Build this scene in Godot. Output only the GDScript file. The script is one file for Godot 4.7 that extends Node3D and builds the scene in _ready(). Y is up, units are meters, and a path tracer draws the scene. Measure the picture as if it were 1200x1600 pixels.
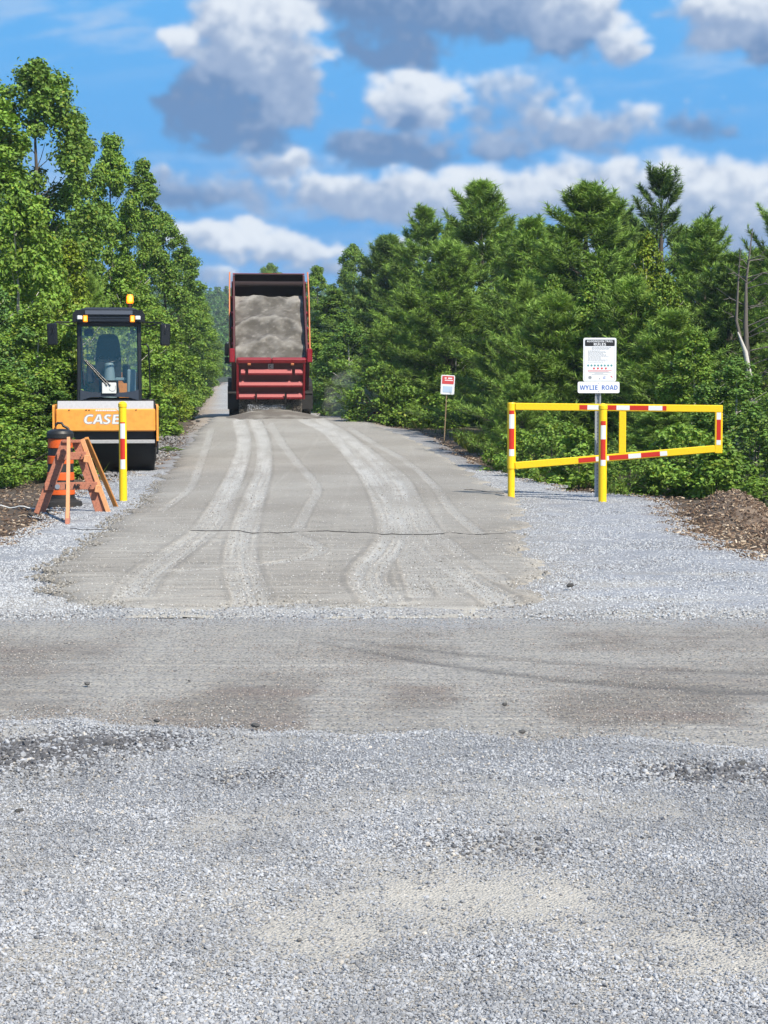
extends Node3D

# ------------------------------------------------------------------ mesh builder
class MB:
	var v := PackedVector3Array()
	var n := PackedVector3Array()
	var c := PackedColorArray()
	var uv := PackedVector2Array()
	var tint := Color.WHITE

	func tri3(a: Vector3, b: Vector3, d: Vector3, na: Vector3, nb: Vector3, nd: Vector3) -> void:
		var face := (b - a).cross(d - a)
		if face.dot(na + nb + nd) > 0.0:
			v.append(a); v.append(d); v.append(b)
			n.append(na); n.append(nd); n.append(nb)
		else:
			v.append(a); v.append(b); v.append(d)
			n.append(na); n.append(nb); n.append(nd)
		for i in 3:
			c.append(tint)

	func tri(a: Vector3, b: Vector3, d: Vector3, nn: Vector3) -> void:
		tri3(a, b, d, nn, nn, nn)

	func quad(a: Vector3, b: Vector3, d: Vector3, e: Vector3, nn: Vector3) -> void:
		tri(a, b, d, nn)
		tri(a, d, e, nn)

	# chamfered box: size s centred on the transform
	func box(t: Transform3D, s: Vector3, bev := 0.006) -> void:
		var h := s * 0.5
		bev = minf(bev, minf(h.x, minf(h.y, h.z)) * 0.45)
		var ax := [Vector3.RIGHT, Vector3.UP, Vector3.BACK]
		for k in 3:
			var u: Vector3 = ax[(k + 1) % 3]
			var w: Vector3 = ax[(k + 2) % 3]
			var hu := h[(k + 1) % 3] - bev
			var hw := h[(k + 2) % 3] - bev
			for sg in [-1.0, 1.0]:
				var o: Vector3 = ax[k] * h[k] * sg
				var nn: Vector3 = t.basis * (ax[k] * sg)
				quad(t * (o + u * hu + w * hw), t * (o - u * hu + w * hw), t * (o - u * hu - w * hw), t * (o + u * hu - w * hw), nn.normalized())
		for k in 3:
			var i := (k + 1) % 3
			var j := (k + 2) % 3
			for si in [-1.0, 1.0]:
				for sj in [-1.0, 1.0]:
					var e0 := Vector3.ZERO
					var e1 := Vector3.ZERO
					e0[i] = h[i] * si
					e0[j] = (h[j] - bev) * sj
					e1[i] = (h[i] - bev) * si
					e1[j] = h[j] * sj
					var l := Vector3.ZERO
					l[k] = h[k] - bev
					var nn := Vector3.ZERO
					nn[i] = si
					nn[j] = sj
					quad(t * (e0 + l), t * (e0 - l), t * (e1 - l), t * (e1 + l), (t.basis * nn).normalized())
		for sx in [-1.0, 1.0]:
			for sy in [-1.0, 1.0]:
				for sz in [-1.0, 1.0]:
					var q := Vector3(sx, sy, sz)
					tri(t * (Vector3(h.x, h.y - bev, h.z - bev) * q), t * (Vector3(h.x - bev, h.y, h.z - bev) * q), t * (Vector3(h.x - bev, h.y - bev, h.z) * q), (t.basis * q).normalized())

	func bx(center: Vector3, s: Vector3, bev := 0.006) -> void:
		box(Transform3D(Basis.IDENTITY, center), s, bev)

	# a board between two points; wide is its width along `side`
	func board(a: Vector3, b: Vector3, wide: float, thick: float, side: Vector3, bev := 0.004) -> void:
		var y := (b - a).normalized()
		var x := (side - y * side.dot(y)).normalized()
		var z := x.cross(y)
		box(Transform3D(Basis(x, y, z), (a + b) * 0.5), Vector3(wide, (b - a).length(), thick), bev)

	func tube(pts: Array, radii: Array, seg := 10, caps := true) -> void:
		var rings := []
		var norms := []
		for i in pts.size():
			var p: Vector3 = pts[i]
			var dir: Vector3 = (pts[mini(i + 1, pts.size() - 1)] - pts[maxi(i - 1, 0)]).normalized()
			var up := Vector3.UP if absf(dir.y) < 0.95 else Vector3.RIGHT
			var x := dir.cross(up).normalized()
			var y := x.cross(dir).normalized()
			var ring := PackedVector3Array()
			var nr := PackedVector3Array()
			var r: float = radii[mini(i, radii.size() - 1)]
			for k in seg + 1:
				var q := x * cos(TAU * k / seg) + y * sin(TAU * k / seg)
				ring.append(p + q * r)
				nr.append(q)
			rings.append(ring)
			norms.append(nr)
		for i in pts.size() - 1:
			for k in seg:
				tri3(rings[i][k], rings[i + 1][k], rings[i + 1][k + 1], norms[i][k], norms[i + 1][k], norms[i + 1][k + 1])
				tri3(rings[i][k], rings[i + 1][k + 1], rings[i][k + 1], norms[i][k], norms[i + 1][k + 1], norms[i][k + 1])
		if caps:
			for e in [0, pts.size() - 1]:
				var p: Vector3 = pts[e]
				var q: Vector3 = pts[1] if e == 0 else pts[e - 1]
				for k in seg:
					tri(p, rings[e][k], rings[e][k + 1], (p - q).normalized())

	# profile of (radius, height) turned about the transform's y axis
	func lathe(t: Transform3D, prof: Array, seg := 20, smooth := true) -> void:
		for i in prof.size() - 1:
			var a: Vector2 = prof[i]
			var b: Vector2 = prof[i + 1]
			var dn := Vector2(b.y - a.y, a.x - b.x).normalized()
			for k in seg:
				var t0 := TAU * k / seg
				var t1 := TAU * (k + 1) / seg
				var d0 := Vector3(cos(t0), 0, sin(t0))
				var d1 := Vector3(cos(t1), 0, sin(t1))
				var n0 := (t.basis * (d0 * dn.x + Vector3.UP * dn.y)).normalized()
				var n1 := (t.basis * (d1 * dn.x + Vector3.UP * dn.y)).normalized()
				var p0 := t * (d0 * a.x + Vector3.UP * a.y)
				var p1 := t * (d1 * a.x + Vector3.UP * a.y)
				var p2 := t * (d1 * b.x + Vector3.UP * b.y)
				var p3 := t * (d0 * b.x + Vector3.UP * b.y)
				if a.x > 1e-5:
					tri3(p0, p1, p2, n0, n1, n1)
				if b.x > 1e-5:
					tri3(p0, p2, p3, n0, n1, n0)

	# 2-D outline in the transform's xy plane, extruded along its z by depth (centred)
	func prism(t: Transform3D, poly: PackedVector2Array, depth: float) -> void:
		var idx := Geometry2D.triangulate_polygon(poly)
		var h := depth * 0.5
		for sg in [-1.0, 1.0]:
			var nn: Vector3 = (t.basis * Vector3(0, 0, sg)).normalized()
			for i in idx.size() / 3:
				var a := poly[idx[i * 3]]
				var b := poly[idx[i * 3 + 1]]
				var d := poly[idx[i * 3 + 2]]
				tri(t * Vector3(a.x, a.y, h * sg), t * Vector3(b.x, b.y, h * sg), t * Vector3(d.x, d.y, h * sg), nn)
		var area := 0.0
		for i in poly.size():
			area += poly[i].cross(poly[(i + 1) % poly.size()])
		var flip := 1.0 if area > 0 else -1.0
		for i in poly.size():
			var a := poly[i]
			var b := poly[(i + 1) % poly.size()]
			var e := b - a
			var nn := (t.basis * (Vector3(e.y, -e.x, 0) * flip)).normalized()
			quad(t * Vector3(a.x, a.y, h), t * Vector3(b.x, b.y, h), t * Vector3(b.x, b.y, -h), t * Vector3(a.x, a.y, -h), nn)

	# lettering; x to the right, y up, centred on the transform; high is the height of a capital
	func text(t: Transform3D, s: String, high: float, deep: float, bold := true, slant := 0.0, wide := 1.0, spacing := 0.0) -> void:
		var f := SystemFont.new()
		f.font_names = PackedStringArray(["Droid Sans"])
		f.font_weight = 700 if bold else 400
		var tm := TextMesh.new()
		tm.font = f
		tm.text = s
		tm.font_size = 64
		tm.pixel_size = high / 46.0
		tm.depth = deep
		tm.curve_step = 2.0
		var ar := tm.get_mesh_arrays()
		var p: PackedVector3Array = ar[Mesh.ARRAY_VERTEX]
		var nn: PackedVector3Array = ar[Mesh.ARRAY_NORMAL]
		var ix: PackedInt32Array = ar[Mesh.ARRAY_INDEX]
		if p.is_empty():
			return
		var lo := p[0]
		var hi := p[0]
		for q in p:
			lo = lo.min(q)
			hi = hi.max(q)
		var mid := (lo + hi) * 0.5
		for i in ix.size() / 3:
			var qq := []
			for k in 3:
				var q := p[ix[i * 3 + k]] - mid
				q.x = q.x * wide + q.y * slant
				qq.append(t * q)
			var a := (t.basis * nn[ix[i * 3]]).normalized()
			tri(qq[0], qq[1], qq[2], a)

	func mesh() -> ArrayMesh:
		var ar := []
		ar.resize(Mesh.ARRAY_MAX)
		ar[Mesh.ARRAY_VERTEX] = v
		ar[Mesh.ARRAY_NORMAL] = n
		if tint != Color.WHITE or not c.is_empty() and c[0] != Color.WHITE:
			ar[Mesh.ARRAY_COLOR] = c
		if uv.size() == v.size():
			ar[Mesh.ARRAY_TEX_UV] = uv
		var m := ArrayMesh.new()
		m.add_surface_from_arrays(Mesh.PRIMITIVE_TRIANGLES, ar)
		return m


var rng := RandomNumberGenerator.new()
var used := {}
var M := {}

func numbered(called: String) -> String:
	if not used.has(called):
		used[called] = 0
		return called
	used[called] += 1
	return "%s_%03d" % [called, used[called]]

func tag(o: Node3D, label := "", category := "", group := "", kind := "") -> Node3D:
	if label: o.set_meta("label", label)
	if category: o.set_meta("category", category)
	if group: o.set_meta("group", group)
	if kind: o.set_meta("kind", kind)
	return o

func obj(called: String, mesh: Mesh, m: Material, parent: Node = null) -> MeshInstance3D:
	var o := MeshInstance3D.new()
	o.mesh = mesh
	o.material_override = m
	if parent:
		var k := 0
		var nm := called
		while parent.has_node(NodePath(nm)):
			k += 1
			nm = "%s_%03d" % [called, k]
		o.name = nm
		parent.add_child(o, true)
	else:
		o.name = numbered(called)
		add_child(o, true)
	return o

func part(called: String, b: MB, m: Material, parent: Node) -> MeshInstance3D:
	return obj(called, b.mesh(), m, parent)

func thing(called: String, at: Vector3, turn: float, label: String, category: String, group := "") -> Node3D:
	var o := Node3D.new()
	o.name = numbered(called)
	add_child(o, true)
	o.position = at
	o.rotation.y = turn
	tag(o, label, category, group)
	return o

func lin(r: float, g: float, b: float) -> Color:
	return Color(r, g, b).linear_to_srgb()

func mat(called: String, col: Color, rough := 0.7, metal := 0.0) -> StandardMaterial3D:
	var m := StandardMaterial3D.new()
	m.resource_name = called
	m.albedo_color = col
	m.roughness = rough
	m.metallic = metal
	M[called] = m
	return m

func noise_tex(sd: int, freq: float, ramp: Gradient, size := 512, kind := FastNoiseLite.TYPE_SIMPLEX_SMOOTH, oct := 4) -> NoiseTexture2D:
	var f := FastNoiseLite.new()
	f.seed = sd
	f.noise_type = kind
	f.frequency = freq
	f.fractal_octaves = oct
	var t := NoiseTexture2D.new()
	t.width = size
	t.height = size
	t.seamless = true
	t.noise = f
	t.color_ramp = ramp
	return t

func ramp(points: Array) -> Gradient:
	var g := Gradient.new()
	var off := PackedFloat32Array()
	var col := PackedColorArray()
	for p in points:
		off.append(p[0])
		col.append(p[1])
	g.offsets = off
	g.colors = col
	return g

func grey(a: float) -> Color:
	return Color(a, a, a)

# worn look: a triplanar mottling texture over the base colour, scale in metres per tile
func worn(m: StandardMaterial3D, t: Texture2D, tile: float) -> StandardMaterial3D:
	m.albedo_texture = t
	m.uv1_triplanar = true
	m.uv1_scale = Vector3.ONE / tile
	return m

# ------------------------------------------------------------------ terrain
func curve(pts: Array, d: float) -> float:
	if d <= pts[0][0]:
		return pts[0][1]
	for i in pts.size() - 1:
		if d <= pts[i + 1][0]:
			var t: float = (d - pts[i][0]) / (pts[i + 1][0] - pts[i][0])
			return lerpf(pts[i][1], pts[i + 1][1], t)
	return pts[-1][1]

const RISE := [[0, 0], [38, 0], [46, 0.09], [55, 0.3], [64, 0.45], [88, 0.45], [130, 0.75], [180, 1.2], [230, 1.7], [300, 2.0], [340, 3.0]]
const GRAVEL_L := [[13.5, -11.0], [15.5, -6.5], [17.0, -4.4], [18.5, -3.75], [21.5, -3.75], [26, -4.15], [31, -4.5], [36, -4.3], [43, -4.6], [60, -5.6], [88, -7.9], [130, -11.2], [180, -15.1], [240, -18.6], [300, -16.0]]
const GRAVEL_R := [[13.5, 11.0], [15.2, 7.0], [17.5, 3.5], [19, 3.2], [21.5, 3.25], [25, 3.6], [27.3, 3.75], [29, 2.8], [32, 2.5], [35.4, 2.1], [43, 1.65], [52, 1.35], [57, 0.4], [62, -0.5], [66, -1.1], [75, -2.0], [88, -3.2], [130, -6.3], [180, -11.3], [240, -14.6], [300, -10.0]]
const SAND_L := [[13.7, -2.0], [14.6, -2.3], [16.3, -2.7], [19.8, -2.82], [26, -3.07], [35, -3.7], [48, -4.6], [62, -5.3], [70, -5.8]]
const SAND_R := [[13.7, 1.0], [16.3, 1.22], [19.8, 1.36], [26, 1.7], [35.4, 1.48], [41, 1.2], [49, 0.77], [57, -0.2], [62, -0.45], [70, -1.2]]

var hn := FastNoiseLite.new()     # broad undulation
var fn := FastNoiseLite.new()     # fine roughness
var en := FastNoiseLite.new()     # edges

func lie(x: float, z: float) -> float:
	var d := -z
	var h := curve(RISE, d)
	var off := 0.0
	if d > 14.0:
		off = maxf(0.0, maxf(curve(GRAVEL_L, d) - x, x - curve(GRAVEL_R, d)))
	return h + minf(off, 3.0) / 3.0 * (hn.get_noise_2d(x, z) * 0.22)

# a sheet between two edges: rows of equal ground distance ratio, columns from edge to edge
func sheet(called: String, rows: PackedFloat32Array, cols: PackedFloat32Array, edge_l: Callable, edge_r: Callable, at: Callable, m: Material) -> MeshInstance3D:
	var nr := rows.size()
	var nc := cols.size()
	var v := PackedVector3Array()
	var c := PackedColorArray()
	v.resize(nr * nc)
	c.resize(nr * nc)
	for i in nr:
		var d := rows[i]
		var l: float = edge_l.call(d)
		var r: float = edge_r.call(d)
		for j in nc:
			var x := lerpf(l, r, cols[j])
			var out: Array = at.call(x, d, i, j, cols[j])
			v[i * nc + j] = Vector3(x, out[0], -d)
			c[i * nc + j] = out[1]
	return grid(called, v, c, nr, nc, m)

func grid(called: String, v: PackedVector3Array, c: PackedColorArray, nr: int, nc: int, m: Material) -> MeshInstance3D:
	var ix := PackedInt32Array()
	ix.resize((nr - 1) * (nc - 1) * 6)
	var mid := (nr / 2) * nc + nc / 2
	var turn := (v[mid + nc] - v[mid]).cross(v[mid + nc + 1] - v[mid]).y > 0.0   # front faces run clockwise
	var k := 0
	for i in nr - 1:
		for j in nc - 1:
			var a := i * nc + j
			var b := a + nc
			ix[k] = a; ix[k + 1] = b; ix[k + 2] = b + 1
			ix[k + 3] = a; ix[k + 4] = b + 1; ix[k + 5] = a + 1
			if turn:
				ix[k + 1] = b + 1; ix[k + 2] = b
				ix[k + 4] = a + 1; ix[k + 5] = b + 1
			k += 6
	var nn := PackedVector3Array()
	nn.resize(v.size())
	for i in nr:
		for j in nc:
			var dx := v[i * nc + mini(j + 1, nc - 1)] - v[i * nc + maxi(j - 1, 0)]
			var dz := v[mini(i + 1, nr - 1) * nc + j] - v[maxi(i - 1, 0) * nc + j]
			var q := dx.cross(dz)
			if turn:
				q = -q
			nn[i * nc + j] = q.normalized()
	var ar := []
	ar.resize(Mesh.ARRAY_MAX)
	ar[Mesh.ARRAY_VERTEX] = v
	ar[Mesh.ARRAY_NORMAL] = nn
	ar[Mesh.ARRAY_COLOR] = c
	ar[Mesh.ARRAY_INDEX] = ix
	var me := ArrayMesh.new()
	me.add_surface_from_arrays(Mesh.PRIMITIVE_TRIANGLES, ar)
	var o := obj(called, me, m)
	tag(o, "", "", "", "structure")
	return o

func rows_between(a: float, b: float, n: int) -> PackedFloat32Array:
	var out := PackedFloat32Array()
	for i in n:
		out.append(1.0 / lerpf(1.0 / a, 1.0 / b, i / float(n - 1)))
	return out

func even(n: int) -> PackedFloat32Array:
	var out := PackedFloat32Array()
	for i in n:
		out.append(i / float(n - 1))
	return out

func soft(a: float, b: float, x: float) -> float:
	return smoothstep(a, b, x)

func blob(x: float, d: float, cx: float, cd: float, rx: float, rd: float) -> float:
	var q := (x - cx) * (x - cx) / (rx * rx) + (d - cd) * (d - cd) / (rd * rd)
	return exp(-q * 1.4)

func lumps(st_seed: int, squash := 0.75, level := 1) -> ArrayMesh:
	# an angular stone: a jittered icosahedron, flat faces
	var r := RandomNumberGenerator.new()
	r.seed = st_seed
	var g := (1.0 + sqrt(5.0)) / 2.0
	var p := []
	for q in [[-1, g, 0], [1, g, 0], [-1, -g, 0], [1, -g, 0], [0, -1, g], [0, 1, g], [0, -1, -g], [0, 1, -g], [g, 0, -1], [g, 0, 1], [-g, 0, -1], [-g, 0, 1]]:
		p.append(Vector3(q[0], q[1], q[2]).normalized() * r.randf_range(0.72, 1.15) * Vector3(1.0, squash, 0.85))
	var f := [[0, 11, 5], [0, 5, 1], [0, 1, 7], [0, 7, 10], [0, 10, 11], [1, 5, 9], [5, 11, 4], [11, 10, 2], [10, 7, 6], [7, 1, 8], [3, 9, 4], [3, 4, 2], [3, 2, 6], [3, 6, 8], [3, 8, 9], [4, 9, 5], [2, 4, 11], [6, 2, 10], [8, 6, 7], [9, 8, 1]]
	var b := MB.new()
	for t in f:
		var a: Vector3 = p[t[0]]
		var d: Vector3 = p[t[1]]
		var e: Vector3 = p[t[2]]
		b.tri(a, d, e, ((a + d + e) / 3.0).normalized())
	# true flat normals
	for i in b.v.size() / 3:
		var q := (b.v[i * 3 + 2] - b.v[i * 3]).cross(b.v[i * 3 + 1] - b.v[i * 3]).normalized()
		for k in 3:
			b.n[i * 3 + k] = q
	return b.mesh()

func scatter(called: String, mesh: Mesh, m: Material, where: Array, tints: PackedColorArray, parent: Node = null) -> MultiMeshInstance3D:
	var mm := MultiMesh.new()
	mm.transform_format = MultiMesh.TRANSFORM_3D
	mm.use_colors = true
	mm.mesh = mesh
	mm.instance_count = where.size()
	for i in where.size():
		mm.set_instance_transform(i, where[i])
		mm.set_instance_color(i, tints[i])
	var o := MultiMeshInstance3D.new()
	o.multimesh = mm
	o.material_override = m
	o.name = numbered(called)
	(parent if parent else self).add_child(o, true)
	tag(o, "", "", "", "stuff")
	return o

func tumbled(at: Vector3, s: float, flat := 0.35) -> Transform3D:
	var b := Basis.from_euler(Vector3(rng.randfn(0.0, flat), rng.randf() * TAU, rng.randfn(0.0, flat)))
	return Transform3D(b.scaled_local(Vector3(s, s * rng.randf_range(0.6, 1.0), s * rng.randf_range(0.7, 1.1))), at)

# ------------------------------------------------------------------ sky
var cn := FastNoiseLite.new()
var cw := FastNoiseLite.new()

# cumulus banks: azimuth and elevation of the centre in degrees, half sizes in degrees, weight, how bright it is
const BANKS := [
	[-3.55, 9.6, 1.75, 1.7, 1.0, 0.78], [-4.55, 7.7, 1.35, 1.35, 1.0, 0.12], [-2.75, 8.6, 1.1, 1.7, 0.95, 0.66], [-5.5, 9.3, 0.5, 0.45, 0.8, 0.95], [-3.6, 6.9, 1.15, 0.55, 0.7, 0.2],
	[0.4, 10.7, 2.4, 1.35, 1.0, 0.36], [2.9, 10.6, 2.3, 1.3, 1.0, 0.5], [5.1, 9.9, 1.4, 0.9, 1.0, 0.62], [6.4, 9.3, 0.7, 0.6, 0.9, 0.9], [0.3, 9.1, 1.3, 0.6, 0.7, 0.08], [1.6, 11.6, 3.6, 0.9, 1.0, 0.9],
	[0.8, 7.7, 1.35, 0.95, 0.95, 0.86], [0.75, 7.25, 0.55, 0.42, 1.0, 0.02], [0.3, 6.5, 1.9, 0.55, 0.8, 0.22], [1.7, 7.9, 0.5, 0.6, 0.8, 0.95],
	[3.6, 7.6, 1.4, 1.0, 0.42, 0.5], [5.0, 7.0, 2.3, 0.62, 0.6, 0.62], [6.6, 7.2, 1.1, 0.5, 0.5, 0.6], [3.2, 6.5, 1.4, 0.45, 0.5, 0.45],
	[1.9, 5.15, 5.6, 0.72, 0.85, 0.80], [-1.2, 5.3, 2.3, 0.45, 0.7, 0.55], [7.2, 5.3, 4.6, 0.9, 0.85, 0.74], [-2.9, 6.1, 1.2, 0.45, 0.7, 0.7], [10.0, 4.6, 3.5, 1.2, 0.8, 0.72], [-5.2, 5.3, 2.6, 0.5, 0.5, 0.3],
	[-4.3, 4.05, 1.9, 0.42, 0.9, 0.98], [-2.5, 3.6, 1.5, 0.36, 0.85, 0.85], [-1.2, 3.2, 1.3, 0.2, 0.6, 0.6], [-4.6, 2.9, 1.7, 0.3, 0.5, 0.5], [2.5, 3.5, 3.5, 0.5, 0.7, 0.5],
	[9.5, 10.0, 1.7, 1.0, 0.95, 0.82], [10.6, 9.3, 1.2, 0.55, 0.9, 0.45], [8.7, 7.1, 0.9, 0.5, 0.45, 0.3],
]

func sky_at(az: float, el: float) -> Color:
	# clear air
	var t := clampf(el / 12.0, 0.0, 1.0)
	var air := Color(0.10, 0.32, 0.70).lerp(Color(0.135, 0.455, 0.90), pow(t, 0.7))
	if el > 12.0:
		air = air.lerp(Color(0.07, 0.24, 0.66), smoothstep(12.0, 75.0, el))
	var k := cos(deg_to_rad(el))
	var sx := az * k
	var wx := cw.get_noise_2d(sx * 1.1, el * 1.7) * 0.55
	var wy := cw.get_noise_2d(sx * 1.1 + 300.0, el * 1.7) * 0.35
	var fine := cn.get_noise_2d(sx * 1.0, el * 1.25)
	var fine2 := cn.get_noise_2d(sx * 3.1 + 90.0, el * 3.6)
	var den := 0.0
	var lit := 0.0
	var wsum := 1e-5
	var near := absf(az) < 16.0 and el < 15.0
	if near:
		for q in BANKS:
			var dx: float = (sx + wx - q[0]) / q[2]
			if dx > 1.7 or dx < -1.7:
				continue
			var dy: float = (el + wy - q[1]) / q[3]
			if dy > 1.7 or dy < -1.7:
				continue
			var p: float = q[4] * (1.0 - (dx * dx + dy * dy) * 0.63) + fine * 0.42 + fine2 * 0.13
			if p > 0.0:
				den = maxf(den, minf(p, q[4]))
				var w := p * p
				wsum += w
				lit += w * (q[5] - 0.10 + clampf(dy + dx * 0.25, -1.0, 1.0) * 0.40)
	var far_mix := clampf(maxf((absf(az) - 11.0) / 5.0, (el - 11.5) / 3.5), 0.0, 1.0)
	if far_mix > 0.0:
		var s := 3.2 / (sin(deg_to_rad(el)) + 0.22)
		var dirx := sin(deg_to_rad(az)) * k * s
		var dirz := cos(deg_to_rad(az)) * k * s
		var p2 := cw.get_noise_2d(dirx * 0.9 + 40.0, dirz * 0.9) * 1.2 + 0.06 + fine * 0.35 + fine2 * 0.1
		var d2 := clampf(p2 * 1.4, 0.0, 1.0)
		den = lerpf(den, d2, far_mix)
		lit = lerpf(lit / wsum, 0.85 - d2 * 0.35 + fine * 0.2, far_mix)
		wsum = 1.0
	var a := smoothstep(0.0, 0.58, den)
	var s2 := clampf(lit / wsum + fine * 0.24 + fine2 * 0.22, 0.0, 1.0)
	var cloud := Color(0.14, 0.25, 0.46).lerp(Color(0.33, 0.43, 0.62), smoothstep(0.0, 0.5, s2)).lerp(Color(0.80, 0.85, 0.92), smoothstep(0.45, 1.0, s2))
	# thin high streaks and a soft layer low down
	var streak := cn.get_noise_2d(sx * 0.28 + el * 0.5 + 60.0, el * 2.2 - sx * 0.35)
	var thin := smoothstep(-0.15, 0.55, streak) * 0.55 * (exp(-pow((sx + 8.0) / 4.5, 2.0) - pow((el - 9.9) / 1.1, 2.0)) + 0.8 * exp(-pow((sx - 9.0) / 4.0, 2.0) - pow((el - 8.5) / 0.8, 2.0)))
	thin += smoothstep(-0.3, 0.5, cw.get_noise_2d(sx * 0.5 + 90.0, el * 2.0)) * 0.42 * exp(-pow((el - 5.3) / 1.1, 2.0)) + 0.22 * exp(-pow((el - 2.2) / 1.3, 2.0))
	air = air.lerp(Color(0.52, 0.64, 0.82), clampf(thin, 0.0, 0.7))
	return air.lerp(cloud, a * 0.96)

func sky_image() -> Image:
	cn.seed = 11
	cn.noise_type = FastNoiseLite.TYPE_SIMPLEX_SMOOTH
	cn.frequency = 0.62
	cn.fractal_octaves = 5
	cn.fractal_gain = 0.55
	cw.seed = 5
	cw.noise_type = FastNoiseLite.TYPE_SIMPLEX_SMOOTH
	cw.frequency = 0.6
	cw.fractal_octaves = 4
	var w := 1024
	var h := 512
	var px := PackedFloat32Array()
	px.resize(w * h * 3)
	px.fill(0.3)
	for y in h / 2 + 4:
		var el := maxf(90.0 - (y + 0.5) * 180.0 / h, 0.0)
		for x in w:
			var c := sky_at((x + 0.5) * 360.0 / w - 180.0, el)
			var k := (y * w + x) * 3
			px[k] = c.r
			px[k + 1] = c.g
			px[k + 2] = c.b
	var im := Image.create_from_data(w, h, false, Image.FORMAT_RGBF, px.to_byte_array())
	im.resize(4096, 2048, Image.INTERPOLATE_BILINEAR)
	var x0 := 2048 - 170
	var y0 := 1024 - 170
	var ww := 340
	var hh := 172
	var win := PackedFloat32Array()
	win.resize(ww * hh * 3)
	for y in hh:
		var el := maxf(90.0 - (y0 + y + 0.5) * 180.0 / 2048.0, 0.0)
		for x in ww:
			var c := sky_at((x0 + x + 0.5) * 360.0 / 4096.0 - 180.0, el)
			var k := (y * ww + x) * 3
			win[k] = c.r
			win[k + 1] = c.g
			win[k + 2] = c.b
	im.blit_rect(Image.create_from_data(ww, hh, false, Image.FORMAT_RGBF, win.to_byte_array()), Rect2i(0, 0, ww, hh), Vector2i(x0, y0))
	# north (-Z) lies at the left edge of a panorama
	var out := Image.create_empty(4096, 2048, false, Image.FORMAT_RGBF)
	out.blit_rect(im, Rect2i(2048, 0, 2048, 2048), Vector2i(0, 0))
	out.blit_rect(im, Rect2i(0, 0, 2048, 2048), Vector2i(2048, 0))
	return out

# ------------------------------------------------------------------ build
func _ready() -> void:
	rng.seed = 20240
	var cam := Camera3D.new()
	cam.name = "camera"
	cam.fov = 28.07
	cam.near = 0.1
	cam.far = 4000.0
	cam.position = Vector3(0, 1.55, 0)
	cam.rotation_degrees = Vector3(-3.576, 0, 0)
	add_child(cam)
	cam.current = true

	var env := Environment.new()
	env.background_mode = Environment.BG_SKY
	var sky := Sky.new()
	var pano := PanoramaSkyMaterial.new()
	pano.panorama = ImageTexture.create_from_image(sky_image())
	pano.energy_multiplier = 0.69
	sky.sky_material = pano
	env.sky = sky
	env.tonemap_mode = Environment.TONE_MAPPER_LINEAR
	env.tonemap_exposure = 1.5
	env.sdfgi_enabled = true
	env.ssao_enabled = true
	env.ssil_enabled = true
	env.fog_enabled = true
	env.fog_density = 0.0003
	env.fog_light_color = Color(0.80, 0.88, 0.94)
	env.volumetric_fog_enabled = true
	env.volumetric_fog_density = 0.0
	var we := WorldEnvironment.new()
	we.name = "environment"
	we.environment = env
	add_child(we)

	var sun := DirectionalLight3D.new()
	sun.name = "sun"
	sun.light_energy = 1.6
	sun.light_color = Color(1.0, 0.965, 0.90)
	sun.light_angular_distance = 0.5
	sun.shadow_enabled = true
	add_child(sun)
	sun.look_at_from_position(Vector3(0.45, 0.76, 0.58), Vector3.ZERO)

	hn.seed = 3
	hn.frequency = 0.12
	fn.seed = 8
	fn.frequency = 1.0
	fn.fractal_octaves = 3
	en.seed = 17
	en.frequency = 0.8
	en.fractal_octaves = 4

	materials()
	ground_all()
	hill()
	forest()
	gate()
	bollard()
	signs()
	barricade()
	roller()
	truck()
	litter()

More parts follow.
